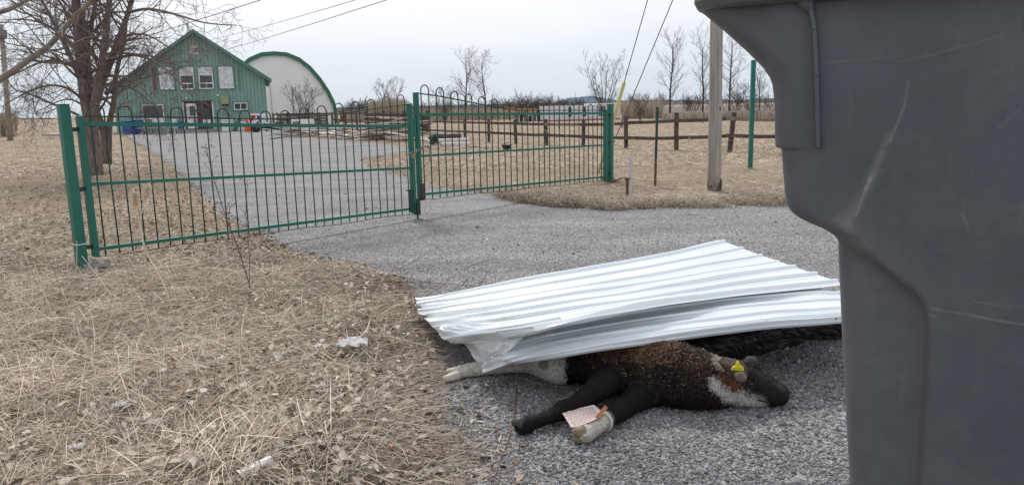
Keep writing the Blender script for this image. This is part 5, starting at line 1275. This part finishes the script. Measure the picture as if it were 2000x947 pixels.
# ---------------------------------------------------------------- stones, grass, leaves
def rock_cloud(name, X_, Y_, Zf, size, cols, label, faces20=True):
    n = len(X_)
    t = (1+5**.5)/2; iv = np.array([(-1,t,0),(1,t,0),(-1,-t,0),(1,-t,0),(0,-1,t),(0,1,t),(0,-1,-t),(0,1,-t),(t,0,-1),(t,0,1),(-t,0,-1),(-t,0,1)], np.float32); iv /= np.linalg.norm(iv[0])
    fi = np.array([(0,11,5),(0,5,1),(0,1,7),(0,7,10),(0,10,11),(1,5,9),(5,11,4),(11,10,2),(10,7,6),(7,1,8),(3,9,4),(3,4,2),(3,2,6),(3,6,8),(3,8,9),(4,9,5),(2,4,11),(6,2,10),(8,6,7),(9,8,1)])
    if not faces20:
        iv = np.array([(1,0,0),(-1,0,0),(0,1,0),(0,-1,0),(0,0,1),(0,0,-1)], np.float32); fi = np.array([(0,2,4),(2,1,4),(1,3,4),(3,0,4),(2,0,5),(1,2,5),(3,1,5),(0,3,5)])
    k = len(iv); sc_ = np.stack([rng.uniform(.7,1.3,n), rng.uniform(.7,1.3,n), rng.uniform(.4,.9,n)], 1)*size[:, None]
    v = iv[None]*(1+rng.normal(0,.16,(n,k,1)))*sc_[:, None]
    a = rng.uniform(0, 6.28, n); ca, sa = np.cos(a)[:, None], np.sin(a)[:, None]; tl_ = rng.normal(0,.35,n)[:, None]
    x = v[..., 0]*ca-v[..., 1]*sa; y = v[..., 0]*sa+v[..., 1]*ca; z = v[..., 2]+x*tl_*.6
    V = np.stack([x+X_[:, None], y+Y_[:, None], z+Zf[:, None]+size[:, None]*.15], -1).reshape(-1, 3)
    Fc_ = (fi[None]+(np.arange(n)*k)[:, None, None]).reshape(-1, 3)
    o = npmesh(name, V, Fc_, STONE, np.repeat(cols, k, axis=0)); return tag(o, label, None, None, 'stuff')
STONE = mat('stone', (1,1,1), .85, attr=True, spec=.3)
def frustum_pts(n, y0, y1, pw_=1.6, xm=.72, pad=.4, x0=None, x1=None):
    u = rng.random(n); a = 1-pw_; Yy = (y0**a+u*(y1**a-y0**a))**(1/a); Xx = rng.uniform(-1, 1, n)*(Yy*xm+pad)
    if x0 is not None:
        k = Xx > x0; Xx, Yy = Xx[k], Yy[k]
    if x1 is not None:
        k = Xx < x1; Xx, Yy = Xx[k], Yy[k]
    return Xx, Yy
def greys(n, lo=.06, hi=.56):
    g_ = lo+(hi-lo)*rng.beta(1.6, 3.0, n); t_ = rng.normal(.006, .012, n); return np.clip(np.stack([g_+t_, g_, g_-t_*.7+.004], 1), .02, .7)
Xs, Ys = frustum_pts(105000, 2.2, 6.2, 2.2, x0=-1.3, x1=2.4)
sd_ = sdist(Xs, Ys); k = (sd_+.10*vnoise(Xs, Ys, 9, 4)+rng.normal(0,.05,len(Xs)) < -.02); Xs, Ys = Xs[k], Ys[k]; n = len(Xs)
sz = (.0028+.0085*rng.beta(1.2, 4.0, n))*(1+.25*vnoise(Xs, Ys, 3, 7)); big = rng.random(n) < .010; sz[big] *= 1.8
rock_cloud('gravel', Xs, Ys, np.full(n, .004), sz, greys(n)*np.clip(1+.22*vnoise(Xs, Ys, 2.2, 12)+.12*vnoise(Xs, Ys, 7, 13), .6, 1.35)[:, None], 'loose grey crushed stone covering the near road')
Xs, Ys = frustum_pts(52000, 6.0, 14, 2.0, x0=-5.5)
k = (sdist(Xs, Ys) < -.05); Xs, Ys = Xs[k], Ys[k]; n = len(Xs)
rock_cloud('gravel', Xs, Ys, np.full(n, .004), .004+.006*rng.beta(1.2, 4, n), greys(n, .10,.46), 'finer grey stone chips spread over the drive by the gate', False)
# grit and stones mixed in the verge
Xs, Ys = frustum_pts(26000, 2.2, 8, 1.8, x1=1); sd_ = sdist(Xs, Ys); k = (sd_ > 0) & (sd_ < .45*rng.random(len(Xs))); Xs, Ys = Xs[k], Ys[k]; n = len(Xs)
rock_cloud('gravel', Xs, Ys, gz(Xs, Ys)+.004, .003+.010*rng.beta(1.3, 4, n), greys(n), 'grey stones kicked into the edge of the dead grass')

STRAW = mat('straw', (1,1,1), .85, attr=True, spec=.2)
pal = np.array([[.50,.405,.29],[.57,.475,.345],[.42,.33,.235],[.31,.24,.18],[.16,.12,.09],[.68,.60,.47],[.46,.40,.33]])
def gcols(n, w_=(.2,.18,.18,.14,.10,.08,.12), k=1.0):
    w_ = np.array(w_); w_ = w_/w_.sum(); c_ = pal[rng.choice(len(pal), n, p=w_)]; lum = c_.mean(1, keepdims=True); c_ = lum+(c_-lum)*.82; return c_*rng.uniform(.62,1.25,(n,1))*k
def grass_patch(name, n, y0, y1, L0, L1, W0, W1, rise, label, pw_=2.0, edge=.06, dens=None, zr=.06, e_up=.45, x0=None, x1=None, ck=1.26, seg=3):
    Xs, Ys = frustum_pts(n, y0, y1, pw_, x0=x0, x1=x1); sd_ = sdist(Xs, Ys)
    nzv_ = vnoise(Xs, Ys, 7, 4); k = (sd_+edge*nzv_+rng.normal(0, edge*.6, len(Xs)) > 0)
    if dens is not None: k &= rng.random(len(Xs)) < dens(Xs, Ys, sd_)
    Xs, Ys, sd_ = Xs[k], Ys[k], sd_[k]; n = len(Xs)
    thick = np.clip(sd_/.35, .15, 1)
    az_ = 2.2*vnoise(Xs, Ys, 1.1, 8)+1.2*vnoise(Xs, Ys, 3.3, 2)+1.3*vnoise(Xs, Ys, 8, 2)+rng.normal(0, .8, n)+np.where(rng.random(n) < .5, 0, math.pi)-.25
    z = np.maximum(gz(Xs, Ys), -.0)+rng.random(n)**1.5*zr*thick*(1+.8*np.clip(vnoise(Xs, Ys, 2.3, 6), -1, 1))
    e0 = rng.uniform(-.05, e_up, n)*thick; e1 = -e0*rng.uniform(.4, 1.3, n)
    up = rng.random(n) < .04; e0[up] = rng.uniform(.5, 1.2, up.sum()); e1[up] = rng.uniform(-.6, .6, up.sum())
    Ln = rng.uniform(L0, L1, n)*(.45+.55*thick); wd = rng.uniform(W0, W1, n)
    patch = np.clip(1+.22*vnoise(Xs, Ys, 1.7, 11)+.16*vnoise(Xs, Ys, 5, 3), .45, 1.5)*np.clip(.70+.38*sd_, .70, 1.04)
    V, Fc_, C_ = ribbons(np.stack([Xs, Ys, z], 1), az_, Ln, wd, e0, e1, gcols(n, k=ck)*patch[:, None], seg=seg)
    o = npmesh(name, V, Fc_, STRAW, C_); return tag(o, label, None, None, 'stuff')
grass_patch('dead_grass', 135000, 2.15, 6.8, .07, .38, .0018, .0046, .05, 'long matted dead grass in the left foreground', x1=.4, edge=.16)
grass_patch('dead_grass', 150000, 6.5, 17, .05, .22, .0022, .0045, .03, 'short dead grass beside and behind the gate', zr=.035, e_up=.4, pw_=1.7, dens=lambda x, y, s: np.where((x > -1.2) | (s > 1.2), .95, .42), seg=2, ck=1.25)
grass_patch('dead_grass', 120000, 16, 70, .08, .24, .005, .012, .03, 'dead grass of the far paddock', zr=.03, pw_=1.6, edge=.2, seg=2, ck=1.3)
# fringe along the road edge on the right
n = 9000; t_ = rng.random(n); i0 = rng.integers(0, 6, n); eb = [tuple(P(x, y)[:2]) for x, y in [(975,382),(1010,394),(1060,403),(1120,408),(1200,409),(1350,407),(1560,401)]]; eb = np.array(eb)
Xs = eb[i0, 0]+(eb[i0+1, 0]-eb[i0, 0])*t_+rng.normal(0,.05,n); Ys = eb[i0, 1]+(eb[i0+1, 1]-eb[i0, 1])*t_+np.abs(rng.normal(0,.35,n))-.05+.22*vnoise(Xs, Xs*0, 4, 2)
V, Fc_, C_ = ribbons(np.stack([Xs, Ys, np.full(n, .01)], 1), rng.uniform(0,6.28,n), rng.uniform(.08,.26,n), rng.uniform(.003,.006,n), rng.uniform(.1,1.1,n), rng.uniform(-.8,.2,n), gcols(n, k=1.0), seg=3)
o = npmesh('dead_grass', V, Fc_, STRAW, C_); tag(o, 'tufted dead grass fringe along the road beyond the gate', None, None, 'stuff')
# leaf litter
def leaves(n, y0, y1, dens, s0, s1, label, x1=None, pw_=2.0, lift=.05, l0=.006):
    Xs, Ys = frustum_pts(n, y0, y1, pw_, x1=x1); sd_ = sdist(Xs, Ys); k = rng.random(len(Xs)) < dens(Xs, Ys, sd_); Xs, Ys, sd_ = Xs[k], Ys[k], sd_[k]; n = len(Xs)
    s_ = rng.uniform(s0, s1, n); a = rng.uniform(0, 6.28, n); z = np.maximum(gz(Xs, Ys), 0)+l0*np.clip(sd_/.2, .12, 1)+rng.random(n)*lift*np.clip(sd_/.3, .1, 1)
    ax = np.stack([np.cos(a), np.sin(a), rng.normal(0,.25,n)], 1); bx = np.stack([-np.sin(a), np.cos(a), rng.normal(0,.25,n)], 1); c_ = np.stack([Xs, Ys, z], 1)
    prof_ = [(-1,0,.0),(-.45,.55,.28),(.25,.62,.30),(1.05,0,.10),(.25,-.62,.28),(-.45,-.5,.22),(0,0,0.0)]
    V = np.zeros((n, 7, 3), np.float32)
    cur = rng.uniform(.2, 1.4, n)
    for j, (p, q, h_) in enumerate(prof_):
        p2 = p*(1+rng.normal(0,.12,n)); q2 = q*(1+rng.normal(0,.25,n)); V[:, j] = c_+(ax*p2[:, None]+bx*q2[:, None])*s_[:, None]*.5; V[:, j, 2] += h_*cur*s_*rng.uniform(.4,1.3,n)
    tri = np.array([(0,5,6),(5,4,6),(4,3,6),(3,2,6),(2,1,6),(1,0,6)]); Fc_ = (tri[None]+(np.arange(n)*7)[:, None, None]).reshape(-1, 3)
    lp2 = np.array([[.50,.43,.35],[.42,.35,.27],[.33,.265,.20],[.58,.53,.46],[.22,.165,.125],[.36,.22,.13]]); cc_ = lp2[rng.choice(6, n, p=[.27,.24,.2,.12,.12,.05])]*rng.uniform(.75,1.15,(n,1))
    o = npmesh('fallen_leaves', V.reshape(-1, 3), Fc_, mat('dry_leaf', (1,1,1), .8, attr=True, spec=.25), np.repeat(cc_, 7, axis=0)); return tag(o, label, None, None, 'stuff')
leaves(34000, 2.2, 6.8, lambda x, y, s: np.where(s < -.3, .0, np.where(s < 0, .05, np.where(s < 1.1, .52-.28*s, .12)))*np.clip(1+vnoise(x, y, 2.6, 9), .1, 1.6), .016, .052, 'curled dead leaves among the foreground grass', x1=.3, lift=.085, l0=.04)
leaves(30000, 6.5, 26, lambda x, y, s: np.where(s < -.1, .01, np.where(x < -1, np.clip(1.1-s/4.5, .06, 1), np.clip(.9-s/1.3, .02, 1))), .022, .058, 'pale dead leaves piled along both sides of the drive', pw_=1.5, lift=.04)
# loose straw blown onto the gravel
Xs, Ys = frustum_pts(60000, 2.2, 9, 2.0, x1=.9); sd_ = sdist(Xs, Ys); k = (sd_ < .05) & (rng.random(len(Xs)) < .5*np.exp(sd_/.13)); Xs, Ys = Xs[k], Ys[k]; n = len(Xs)
V, Fc_, C_ = ribbons(np.stack([Xs, Ys, np.full(n, .012)], 1), rng.uniform(0,6.28,n), rng.uniform(.02,.13,n), rng.uniform(.0018,.004,n), rng.uniform(-.05,.15,n), rng.uniform(-.12,.05,n), gcols(n, k=1.1), seg=2)
o = npmesh('dead_grass', V, Fc_, STRAW, C_); tag(o, 'loose straw bits scattered over the edge of the gravel', None, None, 'stuff')
# reeds
def reeds(name, n, px0, px1, Y0_, Y1_, h0, h1, label, ck=1.0):
    Yy = rng.uniform(Y0_, Y1_, n); xx = rng.uniform(px0, px1, n); Xx = (xx-1000)/1500*Yy*1.015
    Hh = rng.uniform(h0, h1, n)*(1+.25*vnoise(Xx, Yy, .35, 5)); V, Fc_, C_ = ribbons(np.stack([Xx, Yy, np.zeros(n)], 1), rng.uniform(0,6.28,n), Hh, rng.uniform(.025,.06,n), rng.uniform(1.25,1.55,n), rng.uniform(1.0,1.45,n), gcols(n, (.3,.25,.2,.08,.02,.1,.05), ck), seg=2)
    o = npmesh(name, V, Fc_, STRAW, C_); return tag(o, label, None, None, 'stuff')
reeds('reeds', 9000, -60, 62, 56, 66, 1.2, 1.7, 'band of tall dry reeds at the far left')
reeds('reeds', 6000, 690, 1010, 84, 96, 1.0, 1.5, 'belt of tall dry reeds beyond the paddock, left of the conveyor', .95)
reeds('reeds', 3500, 738, 806, 72, 80, 1.7, 2.3, 'high tan mound of reeds left of the middle gate post')
reeds('reeds', 4500, 1215, 1290, 72, 84, 1.2, 1.9, 'tan clump of reeds right of the white trailer')
reeds('reeds', 5000, 1290, 1520, 64, 72, .35, .6, 'low tan weeds at the edge of the ploughed field')
# standing dry stalks
def stalk(px, Ys_, r, label, name='dry_stalk', m_=None, head=None, sub=0, seed=1):
    pts = [P(px[0][0], px[0][1], .0)]+[D(x, y, Y_) for (x, y), Y_ in zip(px[1:], Ys_)]
    o = empty(name, pts[0], label, 'dry plant'); sp_ = smoothpts(pts, 4); MB().tube(sp_, lerpr(r*1.25, r*.6, len(sp_)), 5).build('stem', m_, o, smooth=True)
    rn = random.Random(seed)
    if head:
        mb = MB(); tip = sp_[-1]; dn = (sp_[-1]-sp_[-4]).normalized()
        for i in range(320):
            q = tip-dn*rn.uniform(0, head); dd = (dn*rn.uniform(-.2,1)+Vector((rn.gauss(0,.6), rn.gauss(0,.6), rn.gauss(0,.3)))).normalized(); l = rn.uniform(.012,.04); mb.tube([q, q+dd*l], [.002,.0009], 3, False)
        mb.build('seed_head', m_, o)
    if sub:
        mb = MB()
        for i in range(sub):
            j = rn.randrange(len(sp_)//5, len(sp_)-1); q = sp_[j]; dd = Vector((rn.gauss(0,1), rn.gauss(0,.5), rn.uniform(.2,1))).normalized(); l = rn.uniform(.02,.09)
            mb.tube([q, q+dd*l*.6+Vector((0,0,.004)), q+dd*l], [r*.5, r*.4, r*.3], 4, False); mb.blob(q+dd*l, r*1.5, i, .2, 1)
        mb.build('side_twig', m_, o)
    return o
SP = mat('pale_stalk', (.74,.63,.47), .8, (.62,.51,.37), 20); SDK = mat('dark_stalk', (.09,.055,.045), .85, (.15,.10,.08), 30)
yb = P(345, 640, 0).y
stalk([(345,640),(322,560),(290,500),(275,450),(262,376)], [yb, yb+.1, yb+.1, yb+.15], .0042, 'left of two tall pale stalks with feathery seed heads before the gate', m_=SP, head=.09)
stalk([(302,600),(284,500),(275,440),(280,400),(289,364)], [yb+.1, yb+.15, yb+.15, yb+.2], .004, 'right of two tall pale stalks with feathery seed heads before the gate', m_=SP, head=.09, seed=4)
yb2 = P(497, 590).y
stalk([(497,590),(470,500),(440,420),(415,340),(401,281)], [yb2]*4, .0035, 'tall thin dark weed with little buds in front of the left gate leaf', m_=SDK, sub=30)
stalk([(486,610),(487,500),(480,420),(484,350)], [yb2+.2]*3, .0025, 'short thin dark weed just right of the tall budded one', m_=SDK, sub=20, seed=3)
stalk([(455,480),(447,420),(455,400)], [yb2+.9]*2, .0025, 'small dark weed behind the tall budded one', m_=SDK, sub=8, seed=5)
rn = random.Random(31); k = 0
for (x0, y0, x1, y1, r) in [(95,640,65,510,.0028),(120,690,70,540,.0028),(250,640,160,500,.003),(175,590,150,520,.0025),(60,600,50,500,.002),(210,620,300,540,.0022),(20,880,110,640,.003),(40,760,20,560,.003),(150,700,120,560,.0028),(200,800,150,640,.0032),(330,760,300,600,.003),(80,820,140,650,.003),(10,700,45,540,.003),(420,700,400,560,.0025),(130,600,150,470,.0025),(90,590,80,470,.0025),(230,590,215,500,.0025),(55,690,90,520,.003),(180,700,230,560,.003),(300,700,260,560,.003)]:
    yb_ = P(x0, y0).y; stalk([(x0,y0),((x0+x1)/2+8,(y0+y1)/2),(x1,y1)], [yb_, yb_+.05], r, 'single pale straw stalk sticking up in the left foreground', m_=SP, seed=k).__setitem__('group', 'upright straw stalks in the left foreground'); k += 1
# near left edge seed head out of the corner
# long straws lying
def lying(px, z, r, label, m_, cat='straw', group=None, name='straw_stem'):
    pts = smoothpts([P(x, y, zz) for (x, y), zz in zip(px, z)], 4); o = MB().tube(pts, lerpr(r, r*.5, len(pts)), 5).build(name, m_, None, pts[0], smooth=True); return tag(o, label, cat, group)
lying([(648,740),(660,690),(712,650),(725,620),(740,618)], [.03,.09,.12,.12,.1], .0045, 'thick pale straw stem bent upright beside the white paper scraps', SP)
lying([(727,622),(770,622),(800,621)], [.12,.1,.09], .0035, 'short level straw stem left of the sheet corner', SP)
for i in range(44):
    x = rn.uniform(20, 760); y = rn.uniform(620, 900); a = rn.uniform(.2, 1.1); l = rn.uniform(90, 230); dx, dy = math.cos(a)*l, math.sin(a)*l*.7
    lying([(x,y),(x+dx*.5,y+dy*.45),(x+dx,y+dy)], [rn.uniform(.05,.12), .11, rn.uniform(.02,.08)], rn.uniform(.0018,.0032), 'long pale straw stem lying on the matted foreground grass', SP, 'straw', 'long straw stems on the foreground grass')
# red brown brambles near the sheet
BR = mat('bramble', (.13,.055,.045), .7, (.20,.11,.085), 25)
for px, z, r, lb in [([(800,598),(860,560),(905,525),(963,505)], [.03,.10,.13,.16], .003, 'bramble twig arching towards the sheet, ends in the road'),
    ([(880,590),(900,560),(935,527),(962,541)], [.02,.1,.16,.13], .003, 'hooked bramble twig just above the sheet edge, nearer the middle'),
    ([(905,588),(935,560),(961,520),(968,553)], [.02,.1,.2,.12], .003, 'hooked bramble twig with a sharp peak above the sheet edge'),
    ([(700,560),(760,550),(830,552),(900,556),(975,563)], [.05,.05,.03,.03,.02], .003, 'long bramble twig lying level across the verge onto the gravel'),
    ([(720,580),(740,545),(790,520),(842,492)], [.05,.1,.1,.02], .0028, 'bramble twig pointing to the gate middle'),
    ([(610,730),(625,680),(665,625),(720,597),(800,588)], [.06,.18,.2,.15,.08], .003, 'long arched bramble twig left of the sheet corner'),
    ([(690,545),(730,540),(780,535)], [.08,.08,.06], .0025, 'thin bramble twig in the reddish tangle at the verge tip'),
    ([(400,860),(470,815),(520,803),(590,815),(650,860)], [.02,.09,.12,.11,.05], .0045, 'dark curved twig in the middle of the foreground grass'),
    ([(1010,760),(1000,830),(985,880),(960,945)], [.01,.012,.012,.01], .0035, 'thin reddish twig lying on the gravel below the black hoof'),
    ([(270,780),(285,840),(280,900)], [.02,.1,.05], .003, 'short dark twig near the lower left paper scrap'),
    ([(430,800),(433,850),(437,860)], [.12,.06,.02], .003, 'upright dark twig stub left of the curved one')]:
    o = lying(px, z, r, lb, BR, 'twig', None, 'twig')
rn = random.Random(12); tg_ = MB()
for i in range(120):
    x = rn.gauss(752, 45); y = rn.gauss(549, 11); a = rn.uniform(0, 3.1); l = rn.uniform(10, 45)
    tg_.tube([P(x, y, .01+rn.random()*.05), P(x+math.cos(a)*l*.5, y+math.sin(a)*l*.12, .03+rn.random()*.06), P(x+math.cos(a)*l, y+math.sin(a)*l*.25, .01+rn.random()*.04)], .0016, 3, False)
o = tg_.build('twig_tangle', BR, None, P(752, 549)); tag(o, 'reddish brown tangle of fine twigs at the tip of the grass verge', None, None, 'stuff')
# litter
PAPER = mat('white_litter', (.72,.71,.69), .7, (.60,.58,.55), 12, .6, 30)
def scrap(x, y, r, label, seed, sq=(1,1,.45), z=.05):
    mb = MB(); mb.blob(P(x, y, z), r, seed, .75, 3, sq); bmz = mb
    o = mb.build('paper_scrap', PAPER, None, P(x, y, 0)); tag(o, label, 'litter')
def crumpled(x, y, w_, h_, label, seed, z=.06):
    z += .06
    rn = random.Random(seed); c_ = P(x, y, z); n = 9; vs_ = []
    for j in range(n):
        for i in range(n):
            a = (i/(n-1)-.5)*w_; b = (j/(n-1)-.5)*h_; k_ = .22*max(w_, h_)
            e = 1+.25*mnoise.noise(Vector((i*.5, j*.5, seed*2.)))
            vs_.append(c_+Vector((a*e+rn.gauss(0,w_*.02), b*e+rn.gauss(0,h_*.02), k_*(mnoise.noise(Vector((i*.7, j*.7, seed*7.)))+.5*abs(mnoise.noise(Vector((i*1.5, j*1.5, seed))))))))
    fs_ = [(j*n+i, j*n+i+1, (j+1)*n+i+1, (j+1)*n+i) for j in range(n-1) for i in range(n-1) if not ((i in (0, n-2)) and (j in (0, n-2)) and rn.random() < .8)]
    o = MB().add(vs_, fs_).build('paper_scrap', PAPER, None, P(x, y, 0)); s_ = o.modifiers.new('s', 'SOLIDIFY'); s_.thickness = .0006; tag(o, label, 'litter')
crumpled(690, 668, .15, .13, 'crumpled white paper right of the bent straw stem, largest on the verge', 3)
crumpled(625, 674, .06, .05, 'small white paper scrap left of the largest crumpled one', 5)
crumpled(300, 905, .12, .11, 'torn white paper in the grass at the lower left', 8)
crumpled(242, 788, .09, .05, 'small white paper scrap above the torn one at the lower left', 9, .08)
crumpled(306, 822, .07, .05, 'pale paper flap between the two lower left scraps', 12, .06)
crumpled(318, 722, .025, .04, 'tiny white scrap above the other papers in the left foreground', 14, .09)
crumpled(430, 700, .05, .04, 'small pale scrap high on the matted grass left of the bent stem', 31)
crumpled(700, 830, .06, .05, 'pale curled scrap low on the verge under the bramble', 33)
crumpled(150, 870, .06, .04, 'small whitish scrap near the bottom left corner', 34)
crumpled(578, 583, .06, .05, 'small pale paper scrap in the middle of the verge', 15)
a, b = P(468, 938, .13), P(532, 903, .15)
o = empty('paper_cup', P(500, 925, 0), 'white paper cup lying on its side at the bottom edge', 'cup')
d = (b-a).normalized(); MB().tube([a, a+d*.012, b-d*.01, b], [.036,.034,.027,.027], 24, False).build('wall', mat('cup_white', (.78,.77,.75), .45, (.66,.64,.6), 9, .15), o, smooth=True)
MB().tube([a-d*.001, a+d*.004], [.0375,.0375], 24, False).build('rim', mat('cup_white', (.78,.77,.75)), o, smooth=True)
MB().tube([b-d*.008, b-d*.004], [.0265,.0265], 24).build('base', mat('cup_white', (.78,.77,.75)), o)
crumpled(380, 935, .07, .05, 'dark dead leaf bundle left of the paper cup', 21, .05); bpy.data.objects[[o.name for o in bpy.data.objects if o.get('label') == 'dark dead leaf bundle left of the paper cup'][0]].data.materials[0] = mat('dark_leaf', (.16,.12,.10), .8, (.30,.25,.2), 20); 
for i, (x, y, s_) in enumerate([(1500,540,.02),(1370,920,.022),(1150,890,.02),(1560,940,.03),(930,760,.03),(1060,700,.03),(870,905,.022)]):
    mb = MB(); mb.blob(P(x, y, s_*.3), s_, i+2, .2, 2, (1,.9,.7)); o = mb.build('stone', mat('loose_stone', (.26,.26,.26), .9, (.4,.4,.39), 30, .6), None, P(x, y, 0)); tag(o, 'larger loose grey stone lying on the gravel', 'stone', 'larger loose stones on the gravel')
